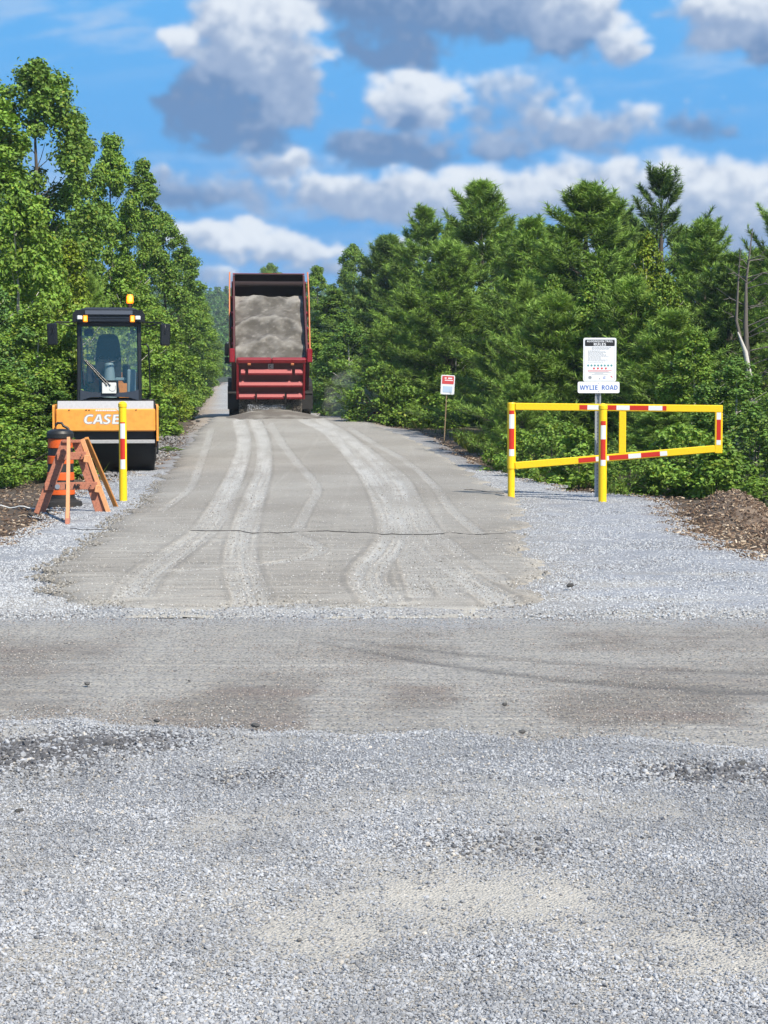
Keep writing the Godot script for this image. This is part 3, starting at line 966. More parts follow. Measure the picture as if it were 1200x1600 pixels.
func sand_layer() -> void:
	var nr := 420
	var nc := 300
	var d0 := 13.5
	var d1 := 66.0
	var rows := rows_between(d0, d1, nr)
	var press := PackedFloat32Array()
	press.resize(nr * nc)
	for t in TRACKS:
		var w: float = t[0]
		var pts: Array = t[1]
		for s in range(1, pts.size() - 2):
			var ax: float = pts[s][0]
			var ad: float = pts[s][1]
			var bx: float = pts[s + 1][0]
			var bd: float = pts[s + 1][1]
			var steps := int(maxf(absf(bd - ad), absf(bx - ax)) / 0.05) + 2
			for k in steps:
				var f := k / float(steps)
				var q2 := spline(pts[s - 1], pts[s], pts[s + 1], pts[s + 2], f)
				var x := q2.x
				var d := q2.y
				var fi := (1.0 / d0 - 1.0 / d) / (1.0 / d0 - 1.0 / d1) * (nr - 1)
				var i0 := int(fi)
				for i in range(maxi(i0 - 1, 0), mini(i0 + 2, nr)):
					var dd := rows[i]
					var l := sand_l(dd)
					var r := sand_r(dd)
					var span := (r - l) / (nc - 1)
					var jc := (x - l) / span
					var jr := int(w * 1.7 / span) + 1
					for j in range(maxi(int(jc) - jr, 0), mini(int(jc) + jr + 1, nc)):
						var q := absf(l + j * span - x) / w
						var val := 1.0 if q < 0.7 else maxf(0.0, 1.0 - (q - 0.7) / 0.5)
						if w > 0.1 and q < 1.0:
							val *= clampf(0.66 + en.get_noise_2d((l + j * span - x) / w * 2.6 + w * 900.0, d * 0.10) * 1.5, 0.12, 1.0)
						if w < 0.1:
							val *= 0.42
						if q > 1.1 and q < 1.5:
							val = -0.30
						if val > press[i * nc + j] or (val < 0.0 and press[i * nc + j] == 0.0):
							press[i * nc + j] = val
	var at := func(x: float, d: float, i: int, j: int, u: float) -> Array:
		var w := sand_r(d) - sand_l(d)
		var e := minf(u, 1.0 - u) * w
		var start := smoothstep(13.4, 14.2, d + en.get_noise_2d(x * 1.2, 5.0) * 0.5)
		var p := press[i * nc + j] * clampf(0.80 + en.get_noise_2d(x * 2.2 + 60.0, d * 0.35) * 0.8, 0.25, 1.1)
		var tread := en.get_noise_2d(x * 1.1 + 20.0, d * 9.0)
		var rough := fn.get_noise_2d(x * 2.6, d * 2.6)
		var near := smoothstep(30.0, 16.0, d)
		var h := curve(RISE, d) + 0.045 + smoothstep(0.0, 0.18, e) * 0.03 * start - smoothstep(0.05, 0.0, e) * 0.06 - (1.0 - start) * 0.015
		h += rough * 0.006 + tread * 0.012 * near * (1.0 - clampf(p, 0.0, 1.0) * 0.75) - p * 0.014
		if d < 14.4:
			h -= (14.4 - d) * 0.042
		# damp dust is darker and warmer than the dry, rolled tracks
		var damp := clampf(0.55 + rough * 0.25 + en.get_noise_2d(x * 0.5, d * 0.25) * 0.8, 0.0, 1.0)
		var col := Color(0.40, 0.378, 0.338).lerp(Color(0.275, 0.252, 0.217), damp * 0.85)
		col = col.lerp(Color(0.43, 0.42, 0.395), smoothstep(30.0, 62.0, d) * 0.35)
		col = col * (1.0 + tread * 0.38 * near * (1.0 - clampf(p, 0.0, 1.0) * 0.75) + rough * 0.10)
		if p > 0.0:
			col = col.lerp(Color(0.52, 0.51, 0.485), clampf(p * (0.74 + 0.3 * smoothstep(18.0, 40.0, d)), 0, 1))
		else:
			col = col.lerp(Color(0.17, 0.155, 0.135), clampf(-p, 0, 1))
		col = col.lerp(Color(0.50, 0.47, 0.41), (1.0 - start) * 0.7)
		# crumbly left edge
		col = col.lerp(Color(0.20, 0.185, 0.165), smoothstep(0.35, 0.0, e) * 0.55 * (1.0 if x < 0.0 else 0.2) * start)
		col.a = 1.0
		return [h, col]
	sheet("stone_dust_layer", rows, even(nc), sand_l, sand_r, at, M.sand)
	# clods along the left edge and in the tracks
	var where := []
	var tints := PackedColorArray()
	for i in 3800:
		var d := 1.0 / lerpf(1.0 / 14.5, 1.0 / 34.0, rng.randf())
		var x := sand_l(d) + absf(rng.randfn(0.0, 0.22)) - 0.08
		if i > 2600:
			d = rng.randf_range(13.7, 16.0)
			x = lerpf(sand_l(d), sand_r(d), rng.randf())
		elif rng.randf() < 0.3:
			x = lerpf(sand_l(d), sand_r(d), rng.randf())
		where.append(tumbled(Vector3(x, curve(RISE, d) + 0.064 - maxf(0.0, 14.4 - d) * 0.042, -d), rng.randf_range(0.006, 0.02 if i < 2600 else 0.013), 0.5))
		tints.append(Color(0.21, 0.195, 0.17) * rng.randf_range(0.75, 1.3))
	scatter("dust_clods", lumps(9), M.stone, where, tints)
	where = []
	tints = PackedColorArray()
	for i in 26000:
		var d := 1.0 / lerpf(1.0 / 13.8, 1.0 / 40.0, rng.randf())
		var x := lerpf(sand_l(d), sand_r(d), rng.randf() * 1.05)
		where.append(tumbled(Vector3(x, curve(RISE, d) + (0.074 if x < sand_r(d) else 0.042) - maxf(0.0, 14.4 - d) * 0.05, -d), rng.randf_range(0.003, 0.0075), 0.5))
		tints.append((Color(0.33, 0.31, 0.28) if rng.randf() < 0.75 else Color(0.52, 0.51, 0.50)) * rng.randf_range(0.55, 1.25))
	scatter("dust_grit", lumps(10), M.stone, where, tints)
	# two long thin cracks that run across the trail
	for q in [[-1.95, 20.5, 1.30, 20.05, 0.0], [1.12, 28.6, 1.62, 27.6, 0.0], [-3.2, 20.7, -2.85, 20.55, 0.0]]:
		var pts := []
		var n := 40
		for k in n + 1:
			var f := k / float(n)
			var x := lerpf(q[0], q[2], f)
			var d := lerpf(q[1], q[3], f) + en.get_noise_2d(x * 3.0, 77.0) * 0.35
			pts.append(Vector3(x, curve(RISE, d) + 0.078 + q[4], -d))
		var b := MB.new()
		b.tube(pts, [0.004], 5)
		var o := part("crack_line", b, M.chassis, null)
		tag(o, "", "", "", "structure")

func sand_l(d: float) -> float:
	return curve(SAND_L, d) + en.get_noise_2d(10.0, d * 1.3) * 0.22

func sand_r(d: float) -> float:
	return curve(SAND_R, d) + en.get_noise_2d(30.0, d * 1.0) * 0.25 + en.get_noise_2d(70.0, d * 5.0) * 0.10

func hill() -> void:
	var v := PackedVector3Array()
	var c := PackedColorArray()
	var nx := 60
	var nz := 30
	var rows := []
	for i in nz:
		var d := 330.0 + i * 18.0
		for j in nx:
			var x := -420.0 + j * 14.0
			v.append(Vector3(x, hill_y(x, d), -d))
			c.append(Color(0.035, 0.06, 0.022))
	grid("hill", v, c, nz, nx, M.earth)
	# its woods, seen as one mass
	var canopy := crown_mesh(91, 7.0, 2.3, 420, 0.75, 0.1, 14)
	var where := []
	var tints := PackedColorArray()
	for i in 4200:
		var d := 335.0 + pow(rng.randf(), 0.8) * 300.0
		var x := -d * 0.09 + rng.randf_range(-1, 1) * d * 0.09
		var s := rng.randf_range(0.5, 0.95)
		where.append(Transform3D(Basis.from_euler(Vector3(0, rng.randf() * TAU, 0)).scaled(Vector3(s, s * rng.randf_range(0.8, 1.15), s)), Vector3(x, hill_y(x, d) - 0.6, -d)))
		var k := rng.randf_range(0.6, 1.15)
		tints.append(Color(k * rng.randf_range(0.65, 0.95), k, k * 1.05))
	scatter("hill_forest", canopy, M.leaf_dark, where, tints)

func hill_y(x: float, d: float) -> float:
	return 1.5 + 22.5 * smoothstep(350.0, 640.0, d) + hn.get_noise_2d(x * 0.06, d * 0.06) * 5.0 * smoothstep(330.0, 450.0, d) - smoothstep(640.0, 860.0, d) * 14.0

# ------------------------------------------------------------------ plants
func rnd_dir(r: RandomNumberGenerator) -> Vector3:
	var z := r.randf_range(-1.0, 1.0)
	var a := r.randf() * TAU
	var k := sqrt(1.0 - z * z)
	return Vector3(k * cos(a), z, k * sin(a))

func raw_mesh(v: PackedVector3Array, c: PackedColorArray) -> ArrayMesh:
	var ar := []
	ar.resize(Mesh.ARRAY_MAX)
	ar[Mesh.ARRAY_VERTEX] = v
	ar[Mesh.ARRAY_COLOR] = c
	var m := ArrayMesh.new()
	m.add_surface_from_arrays(Mesh.PRIMITIVE_TRIANGLES, ar)
	return m

# leaves in clumps through an egg-shaped crown
func crown_mesh(sd: int, h: float, r: float, leaves: int, leaf: float, base: float, clumps: int, hue := 0, pointy := 0.5) -> ArrayMesh:
	var g := RandomNumberGenerator.new()
	g.seed = sd
	var cp := []
	var cr := []
	var ct := []
	var total := 0.0
	for i in clumps:
		var t := (i + g.randf()) / clumps
		var prof := pow(maxf(0.02, sin(PI * clampf(0.16 + 0.84 * t, 0.0, 1.0))), 0.62) * (1.0 - pointy * t * t * 0.6)
		var a := i * 2.39996 + g.randf_range(-0.5, 0.5)
		var rad := r * prof * sqrt(g.randf_range(0.10, 1.3)) * 0.84
		var size := r * g.randf_range(0.15, 0.40) * (1.0 - 0.35 * t)
		if i > clumps - 4:
			rad *= 0.4
		var y := h * (base + (1.0 - base) * t) - size * 0.5
		cp.append(Vector3(cos(a) * rad, y, sin(a) * rad))
		cr.append(size)
		ct.append(g.randf_range(0.8, 1.15))
		total += size * size
	var v := PackedVector3Array()
	var c := PackedColorArray()
	for i in clumps:
		var size: float = cr[i]
		var n := int(leaves * size * size / total)
		var ctr: Vector3 = cp[i]
		var outw := Vector3(ctr.x, r * 0.35, ctr.z).normalized()
		for k in n:
			var dir := rnd_dir(g)
			if dir.dot(outw) < -0.2 and g.randf() < 0.6:
				dir = -dir
			var p := ctr + dir * Vector3(1.0, 0.8, 1.0) * size * pow(g.randf(), 0.4) * g.randf_range(0.75, 1.12)
			if g.randf() < 0.05:
				p += dir * size * 0.35
			var nn := (dir * 0.7 + Vector3.UP * 0.55 + rnd_dir(g) * 0.85).normalized()
			var ax := nn.cross(rnd_dir(g)).normalized()
			ax = (ax + Vector3.DOWN * 0.25).normalized()
			var sd_ := nn.cross(ax).normalized()
			var l := leaf * g.randf_range(0.7, 1.25)
			var w := l * 0.36
			var fold := nn * w * 0.35
			var a := p - ax * l * 0.5
			var b := p + ax * l * 0.5
			var s1 := p + sd_ * w + fold - ax * l * 0.06
			var s2 := p - sd_ * w + fold - ax * l * 0.06
			v.append(a); v.append(s1); v.append(b)
			v.append(a); v.append(b); v.append(s2)
			var m: float = ct[i] * g.randf_range(0.72, 1.48)
			var col := Color(0.130, 0.225, 0.038)
			if hue == 1:
				col = Color(0.155, 0.265, 0.040)
			elif hue == 2:
				col = Color(0.110, 0.210, 0.042)
			if g.randf() < 0.06:
				col = Color(0.21, 0.27, 0.035)
			col = Color(col.r * m * g.randf_range(0.9, 1.15), col.g * m, col.b * m)
			for q in 6:
				c.append(col)
	return raw_mesh(v, c)

func trunk_mesh(sd: int, h: float, r: float, thick: float, limbs: int) -> ArrayMesh:
	var g := RandomNumberGenerator.new()
	g.seed = sd
	var b := MB.new()
	var pts := []
	var rr := []
	for i in 8:
		var t := i / 7.0
		pts.append(Vector3(g.randf_range(-1, 1) * 0.05 * h * 0.2 * t, h * 0.93 * t - 0.15, g.randf_range(-1, 1) * 0.05 * h * 0.2 * t))
		rr.append(thick * (1.0 - 0.9 * t) * (1.35 if i == 0 else 1.0))
	b.tube(pts, rr, 7)
	for i in limbs:
		var t := g.randf_range(0.22, 0.9)
		var a := i * 2.4 + g.randf()
		var y := h * 0.93 * t - 0.15
		var l := r * g.randf_range(0.5, 0.85) * (1.0 - 0.5 * t)
		var d := Vector3(cos(a), 0.75, sin(a))
		var k := int(t * 7.0)
		var o: Vector3 = pts[k].lerp(pts[mini(k + 1, 7)], t * 7.0 - k)
		o.y = y
		b.tube([o, o + d * l * 0.5, o + d * l + Vector3(0, l * 0.15, 0)], [thick * 0.35 * (1.1 - t), thick * 0.22 * (1.1 - t), 0.006], 5, false)
	return b.mesh()

# a pine: whorls of boughs whose shoots carry brushes of needles
func pine_mesh(sd: int, h: float, r: float, whorls: int, per: int, shoots: int, needles: int, nl: float, kind := 0) -> Array:
	var g := RandomNumberGenerator.new()
	g.seed = sd
	var v := PackedVector3Array()
	var c := PackedColorArray()
	var wood := MB.new()
	var top := h * 0.97
	wood.tube([Vector3(0, -0.15, 0), Vector3(0.02, h * 0.3, 0), Vector3(-0.02, h * 0.65, 0.02), Vector3(0, top, 0)], [h * 0.018 + 0.01, h * 0.014, h * 0.008, 0.008], 7)
	for k in whorls:
		var t := (k + g.randf_range(-0.25, 0.25)) / (whorls - 1.0)
		t = clampf(t, 0.0, 1.0)
		var y := h * (0.03 + 0.93 * t)
		var len_here := r * (pow(1.0 - t, 0.68) * 0.95 + 0.13)
		if kind == 1:     # wind-bent old pine: few long limbs, open crown
			len_here = r * (0.25 + 0.85 * sin(PI * clampf(t * 0.8 + 0.15, 0, 1))) * g.randf_range(0.55, 1.15)
		for j in per:
			var a := TAU * (j + g.randf_range(-0.3, 0.3)) / per + k * 0.7
			var l := len_here * g.randf_range(0.6, 1.3)
			if kind == 1 and g.randf() < 0.3:
				continue
			var pitch := lerpf(0.12, 0.85, t) + 0.45 * smoothstep(0.8, 1.0, t) + g.randf_range(-0.15, 0.15)
			if kind == 1:
				pitch = lerpf(0.1, 1.1, t)
			var flat := Vector3(cos(a), 0, sin(a))
			var side := Vector3(-sin(a), 0, cos(a))
			var base := Vector3(0, y, 0)
			var bp := []
			for q in 5:
				var s := q / 4.0
				bp.append(base + flat * l * s * cos(pitch) + Vector3.UP * (l * s * sin(pitch) + l * s * s * 0.30 - l * s * 0.06))
			wood.tube(bp, [0.006 + l * 0.009, 0.005 + l * 0.007, 0.004 + l * 0.005, 0.004, 0.003], 4, false)
			var light := g.randf_range(0.75, 1.2)
			for q in shoots:
				var s := lerpf(0.30, 1.0, (q + g.randf()) / shoots)
				if q == shoots - 1:
					s = 1.0
				var f := s * 4.0
				var i0 := mini(int(f), 3)
				var p: Vector3 = bp[i0].lerp(bp[i0 + 1], f - i0)
				var fwd: Vector3 = (bp[i0 + 1] - bp[i0]).normalized()
				var sg := 1.0 if q % 2 == 0 else -1.0
				var out := (1.0 - s) * l * 0.5 * g.randf_range(0.4, 1.0)
				var dir := (fwd * 0.75 + side * sg * (0.25 if s > 0.93 else 0.9) + Vector3.UP * g.randf_range(0.35, 1.0)).normalized()
				p += dir * out
				var sl := nl * g.randf_range(1.3, 2.3)
				var young := 1.0 + 0.35 * g.randf()
				for z in needles:
					var e := z / float(needles)
					var o := p + dir * sl * (e - 0.35)
					var nd := (dir * (0.55 + 0.7 * e) + rnd_dir(g) * 0.85).normalized()
					var nlen := nl * g.randf_range(0.75, 1.15)
					var w := nd.cross(rnd_dir(g)).normalized() * nl * 0.062
					v.append(o - w); v.append(o + w); v.append(o + nd * nlen)
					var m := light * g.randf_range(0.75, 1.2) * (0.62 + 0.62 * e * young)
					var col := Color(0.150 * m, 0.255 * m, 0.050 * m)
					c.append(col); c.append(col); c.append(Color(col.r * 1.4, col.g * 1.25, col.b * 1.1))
	return [raw_mesh(v, c), wood.mesh()]

const PLANTS := [
	["poplar", 0, -8.74, 52.0, 9.56, 2.01, "tallest poplar with a rounded crown at the upper left of the photo"],
	["poplar", 1, -9.11, 47.0, 8.30, 1.95, "tall leafy tree cut by the left edge, left of the tallest poplar"],
	["poplar", 2, -8.41, 57.0, 8.61, 1.15, "slim tree with a ragged side branch just right of the tallest poplar"],
	["poplar", 1, -7.91, 60.0, 8.44, 1.32, "twin-topped poplar between the tallest poplar and the pointed one"],
	["poplar", 2, -7.95, 68.0, 8.50, 1.38, "pointed poplar with a thin spire above the roller's beacon"],
	["poplar", 0, -8.76, 82.0, 8.02, 1.72, "mid green tree behind the spire poplar on the left of the trail"],
	["poplar", 1, -10.27, 104.0, 7.75, 1.84, "leafy tree stepping down towards the far trail, third from the end"],
	["poplar", 2, -12.16, 128.0, 7.53, 1.90, "leafy tree beside the far trail, second from the end of the left row"],
	["poplar", 0, -14.42, 158.0, 7.56, 1.90, "last and smallest looking tree of the left row before the hill"],
	["poplar", 1, -17.27, 196.0, 6.01, 1.80, "low tree at the bend of the far trail under the hill"],
	["birch", 0, -7.30, 41.0, 5.53, 1.50, "leafy birch with glossy leaves rising at the left edge above the bark bank"],
	["birch", 1, -6.56, 43.0, 4.53, 1.15, "yellowish green young birch left of the roller's beacon"],
	["birch", 2, -7.28, 37.0, 3.63, 1.30, "dark leaved young tree cut by the left edge behind the barrel"],
	["birch", 0, -6.50, 38.5, 3.11, 1.20, "bushy young tree with small bright leaves behind the roller's left mirror"],
	["birch", 1, -7.00, 56.0, 4.74, 1.40, "dense leafy tree directly behind the roller's cab roof"],
	["birch", 2, -6.12, 44.0, 2.55, 1.20, "low leafy tree filling the gap behind the roller's cab"],
	["birch", 0, -7.47, 66.0, 3.78, 1.50, "round leafy tree behind the roller's right mirror"],
	["birch", 2, -8.87, 84.0, 3.20, 1.30, "small bright tree over the verge right of the roller"],
	["birch", 1, -6.64, 36.0, 1.89, 1.10, "low leafy bush tree at the left edge behind the sawhorse"],
	["birch", 2, -6.23, 37.6, 1.67, 1.00, "leafy bush tree behind the orange barrel"],
	["youngpine", 0, -6.61, 46.0, 3.71, 1.08, "small blue green pine hidden among the leafy trees left of the beacon"],
	["poplar", 0, -11.55, 210.0, 12.39, 2.53, "lone tree top showing above the raised dump bed"],
	["poplar", 1, -3.64, 112.0, 7.37, 1.44, "narrow tree just right of the dump bed"],
	["poplar", 0, -1.59, 108.0, 8.28, 1.55, "round headed poplar standing clear against the cloud, right of the dump truck"],
	["poplar", 2, -2.24, 92.0, 5.33, 1.84, "leafy tree below the round headed poplar"],
	["birch", 1, -2.83, 80.0, 3.10, 1.40, "leafy young tree beside the truck's right rear wheel"],
	["birch", 2, -1.31, 76.0, 3.47, 1.50, "light green bushy tree behind the dust on the right verge"],
	["pine", 0, 0.16, 84.0, 7.08, 3.07, "dark pine at the left end of the right hand pines"],
	["pine", 1, 1.52, 76.0, 7.42, 2.75, "pointed pine second from the left end of the right hand pines"],
	["pine", 0, 3.00, 64.0, 7.28, 2.83, "high pine with a forked top above the little red sign"],
	["pine", 2, 1.94, 61.0, 5.25, 2.34, "broad light green pine with feathery plumes above the little red sign"],
	["pine", 1, 3.78, 53.0, 5.51, 2.44, "pine of middle height between the forked pine and the rules sign"],
	["pine", 2, 4.82, 49.0, 5.95, 2.59, "pine with long upright shoots directly above the rules sign"],
	["pine", 0, 6.21, 56.0, 6.23, 1.79, "thin dark pine beside the tallest pine"],
	["oldpine", 0, 7.79, 58.0, 7.00, 2.30, "tallest dark pine with open wind-bent limbs on the right skyline"],
	["birch", 1, 5.61, 44.0, 4.75, 0.95, "bright yellow green maple climbing in front of the tallest pine"],
	["pine", 2, 8.40, 54.0, 5.46, 2.11, "bluish pine right of the tallest pine"],
	["pine", 1, 8.10, 48.0, 4.38, 1.94, "dark pine behind the bare dead tree"],
	["oldpine", 1, 8.79, 45.0, 5.39, 1.50, "pine cut by the right edge reaching in over the dead tree"],
	["pine", 0, 9.59, 52.0, 4.56, 2.27, "dark pine at the right edge behind the dead tree"],
	["youngpine", 1, 3.19, 46.0, 3.50, 1.00, "soft young pine left of the rules sign"],
	["youngpine", 0, 3.60, 43.0, 3.21, 1.76, "young pine close behind the rules sign on its left"],
	["youngpine", 2, 2.93, 43.0, 2.00, 0.75, "lowest young pine at the end of the bark strip beside the little red sign"],
	["youngpine", 0, 2.49, 37.0, 1.72, 0.80, "young pine behind the gate's hinge post"],
	["youngpine", 2, 5.05, 42.0, 3.45, 1.69, "young pine close behind the rules sign on its right"],
	["youngpine", 1, 5.48, 39.0, 2.75, 1.62, "young pine above the free end of the gate"],
	["youngpine", 2, 4.47, 32.5, 1.14, 1.08, "small pine growing inside the outline of the gate's free end"],
	["youngpine", 1, 0.80, 64.0, 3.70, 2.16, "young pine above the leafy bush on the right verge"],
	["birch", 0, 0.00, 70.0, 3.29, 1.30, "leafy young tree behind the bush on the right verge"],
	["birch", 1, 5.61, 37.0, 2.48, 0.90, "light green leafy sapling right of the rules sign"],
	["birch", 2, 6.19, 36.0, 2.00, 0.95, "leafy sapling in front of the dead tree"],
	["birch", 1, 3.85, 47.0, 3.89, 0.90, "pale leafy tree among the pines left of the rules sign"],
	["pine", 2, 0.82, 82.0, 6.43, 2.00, "dark pine filling the gap left of the pointed pine"],
	["pine", 0, 2.58, 78.0, 7.14, 1.90, "pine in the gap between the pointed and the forked pine"],
	["pine", 1, 4.20, 70.0, 6.61, 1.90, "pine just right of the forked pine"],
	["poplar", 1, 5.36, 66.0, 6.21, 1.70, "leafy tree top in the gap left of the long shooted pine"],
	["pine", 2, 7.46, 62.0, 5.94, 1.90, "low pine left of the tallest pine"],
	["pine", 0, 9.69, 66.0, 6.01, 2.00, "pine in the notch right of the tallest pine"],
	["birch", 1, 4.43, 43.0, 3.88, 1.10, "light green leafy tree showing between the pines above the rules sign"],
	["birch", 2, 5.64, 41.0, 3.68, 0.90, "yellow green leafy tree right of the maple"],
	["birch", 0, 2.13, 61.0, 3.25, 1.10, "leafy tree among the pines left of the little red sign's pine"],
	["shrub", 0, -2.56, 82.0, 0.79, 1.30, "dusty bush nearest the truck on the right verge"],
	["shrub", 1, -1.10, 68.0, 1.19, 1.20, "leafy bush second from the truck on the right verge"],
	["shrub", 2, 0.00, 60.0, 1.88, 1.25, "tall bright leafy bush left of the little red sign"],
	["shrub", 0, 0.84, 60.0, 1.17, 1.10, "leafy bush just left of the little red sign"],
	["shrub", 1, 1.65, 58.5, 1.05, 0.90, "bush with broad leaves behind the little red sign"],
	["shrub", 2, 2.74, 33.5, 1.08, 0.75, "leafy bush framed by the gate between hinge post and sign post"],
	["shrub", 0, 2.38, 36.0, 0.82, 0.70, "low bush behind the gate's hinge post"],
	["shrub", 1, 3.00, 31.5, 0.94, 0.65, "leafy bush behind the galvanized sign post"],
	["shrub", 2, 3.56, 29.6, 0.72, 0.50, "low bush under the gate's bottom rail right of the latch post"],
	["shrub", 0, 4.31, 30.0, 1.03, 0.75, "bush behind the free end of the gate"],
	["shrub", 1, 4.71, 29.0, 0.87, 0.70, "bush behind the brown dirt pile"],
	["shrub", 2, 5.35, 29.5, 1.18, 0.90, "tall dark bush at the right edge"],
	["shrub", 0, 4.98, 26.8, 0.38, 0.55, "low bush right of the dirt pile at the edge of the photo"],
	["shrub", 1, -5.98, 52.0, 1.31, 1.00, "bright bush on the left verge right of the roller"],
	["shrub", 2, -6.92, 64.0, 1.26, 1.00, "yellow flecked bush on the left verge past the roller"],
	["shrub", 0, -8.20, 80.0, 1.30, 0.95, "bush on the left verge opposite the truck"],
	["shrub", 1, -9.55, 98.0, 1.33, 1.00, "bush on the left verge just past the truck"],
	["shrub", 2, -11.32, 120.0, 1.32, 1.10, "far bush on the left verge of the trail"],
	["shrub", 0, -4.75, 45.0, 0.16, 0.35, "small weed in the dark stones right of the roller drum"],
	["shrub", 2, -6.09, 33.6, 0.92, 0.95, "glossy leaved bush at the left edge above the bark bank"],
	["shrub", 0, -6.40, 32.0, 1.15, 1.00, "bush cut by the left edge of the photo"],
	["shrub", 1, -5.66, 34.5, 0.82, 0.80, "glossy leaved bush just behind the orange barrel"],
]

func forest() -> void:
	rng.seed = 4711
	var protos := {}
	# [crown, trunk, reference height, reference half width]
	protos["poplar0"] = [crown_mesh(101, 9.0, 1.8, 46000, 0.102, 0.04, 96, 0, 0.1), trunk_mesh(201, 9.0, 1.8, 0.13, 22), 9.0, 1.8]
	protos["poplar1"] = [crown_mesh(102, 9.0, 1.6, 44000, 0.10, 0.03, 90, 1, 0.35), trunk_mesh(202, 9.0, 1.6, 0.12, 20), 9.0, 1.6]
	protos["poplar2"] = [crown_mesh(103, 9.0, 1.45, 38000, 0.10, 0.03, 84, 0, 0.6), trunk_mesh(203, 9.0, 1.4, 0.11, 20), 9.0, 1.45]
	protos["birch0"] = [crown_mesh(104, 4.5, 1.35, 25000, 0.08, 0.02, 80, 1, 0.4), trunk_mesh(204, 4.5, 1.3, 0.06, 16), 4.5, 1.35]
	protos["birch1"] = [crown_mesh(105, 4.5, 1.2, 23000, 0.08, 0.02, 76, 1, 0.8), trunk_mesh(205, 4.5, 1.2, 0.06, 16), 4.5, 1.2]
	protos["birch2"] = [crown_mesh(106, 4.5, 1.3, 22000, 0.082, 0.02, 72, 2, 0.5), trunk_mesh(206, 4.5, 1.3, 0.06, 16), 4.5, 1.3]
	protos["shrub0"] = [crown_mesh(107, 1.6, 0.95, 5200, 0.085, 0.0, 46, 1, 0.3), trunk_mesh(207, 1.4, 0.9, 0.025, 18), 1.6, 0.95]
	protos["shrub1"] = [crown_mesh(108, 1.6, 0.85, 4600, 0.095, 0.0, 40, 1, 0.7), trunk_mesh(208, 1.4, 0.8, 0.025, 16), 1.6, 0.85]
	protos["shrub2"] = [crown_mesh(109, 1.6, 0.9, 5200, 0.075, 0.0, 50, 0, 0.5), trunk_mesh(209, 1.4, 0.9, 0.025, 18), 1.6, 0.9]
	for k in 3:
		var a := pine_mesh(301 + k, 7.0, 1.7, 20, 6 if k != 1 else 5, 14, 34, 0.165)
		protos["pine%d" % k] = [a[0], a[1], 7.0, 1.7]
		var y := pine_mesh(311 + k, 3.6, 1.2, 13, 6, 12, 34, 0.135)
		protos["youngpine%d" % k] = [y[0], y[1], 3.6, 1.2]
	for k in 2:
		var o := pine_mesh(321 + k, 7.5, 1.7, 17, 5, 15, 34, 0.16, 1)
		protos["oldpine%d" % k] = [o[0], o[1], 7.5, 1.7]
	var names := {"poplar": "poplar_tree", "birch": "leafy_tree", "pine": "pine_tree", "youngpine": "young_pine", "oldpine": "pine_tree", "shrub": "shrub"}
	var cats := {"poplar": "tree", "birch": "tree", "pine": "pine tree", "youngpine": "pine tree", "oldpine": "pine tree", "shrub": "bush"}
	var groups := {"poplar": "tall leafy trees along the trail", "birch": "small leafy trees at the edge of the woods", "pine": "pines right of the trail", "youngpine": "young pines in front of the woods", "oldpine": "pines right of the trail", "shrub": "bushes on the verges"}
	var made := {}
	for q in PLANTS:
		var kind: String = q[0]
		plant(protos, made, kind, q[1], q[2], q[3], q[4], q[5], names[kind], q[6], cats[kind], groups[kind])
	# the woods behind, one tree like another
	for side in [-1.0, 1.0]:
		for i in 30:
			var d := 34.0 + i * 5.4 + rng.randf_range(-2, 2)
			var edge := curve(GRAVEL_L, d) if side < 0 else curve(GRAVEL_R, d)
			var x: float = edge + side * (rng.randf_range(5.0, 7.5) + (2.0 if side > 0 else 0.0) + d * 0.012)
			if side > 0 and d < 62.0:
				x = maxf(x, 0.2 * d + rng.randf_range(-1.0, 2.0))
			var kind := "poplar" if side < 0 or rng.randf() < 0.25 else "pine"
			var hgt := rng.randf_range(6.2, 7.6) if side < 0 else rng.randf_range(3.6, 4.8) + d * 0.012
			plant(protos, made, kind, rng.randi() % 3, x, d, hgt, rng.randf_range(1.5, 2.0), names[kind],
				"leafy tree of the wood behind the left row of trees" if side < 0 else ("pine of the wood behind the right hand pines" if kind == "pine" else "leafy tree of the wood behind the right hand pines"),
				cats[kind], "trees of the wood behind the " + ("left row" if side < 0 else "right hand pines"))
	dead_trees()

func plant(protos: Dictionary, made: Dictionary, kind: String, variant: int, x: float, d: float, h: float, w: float, called: String, label: String, category: String, group: String) -> void:
	var key := "%s%d" % [kind, variant % (2 if kind == "oldpine" else 3)]
	var p: Array = protos[key]
	var look := "leaf"
	if "pine" in kind:
		look = "needle"
	if "yellow" in label:
		look = "leaf_yellow"
	elif "dark" in label:
		look = "needle_dark" if "pine" in kind else "leaf_dark"
	var id := key + look
	var o: Node3D
	var at := Vector3(x, lie(x, -d) - 0.05, -d)
	if made.has(id):
		o = made[id].duplicate()
		o.name = numbered(called)
		add_child(o, true)
		o.position = at
		tag(o, label, category, group)
	else:
		o = thing(called, at, 0.0, label, category, group)
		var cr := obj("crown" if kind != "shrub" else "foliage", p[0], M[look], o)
		tag(cr, "", "", "", "stuff")
		obj("trunk" if kind != "shrub" else "stems", p[1], M.bark_pale if kind == "birch" else M.bark, o)
		made[id] = o
	o.rotation.y = rng.randf() * TAU
	o.scale = Vector3(w / p[3], h / p[2], w / p[3])

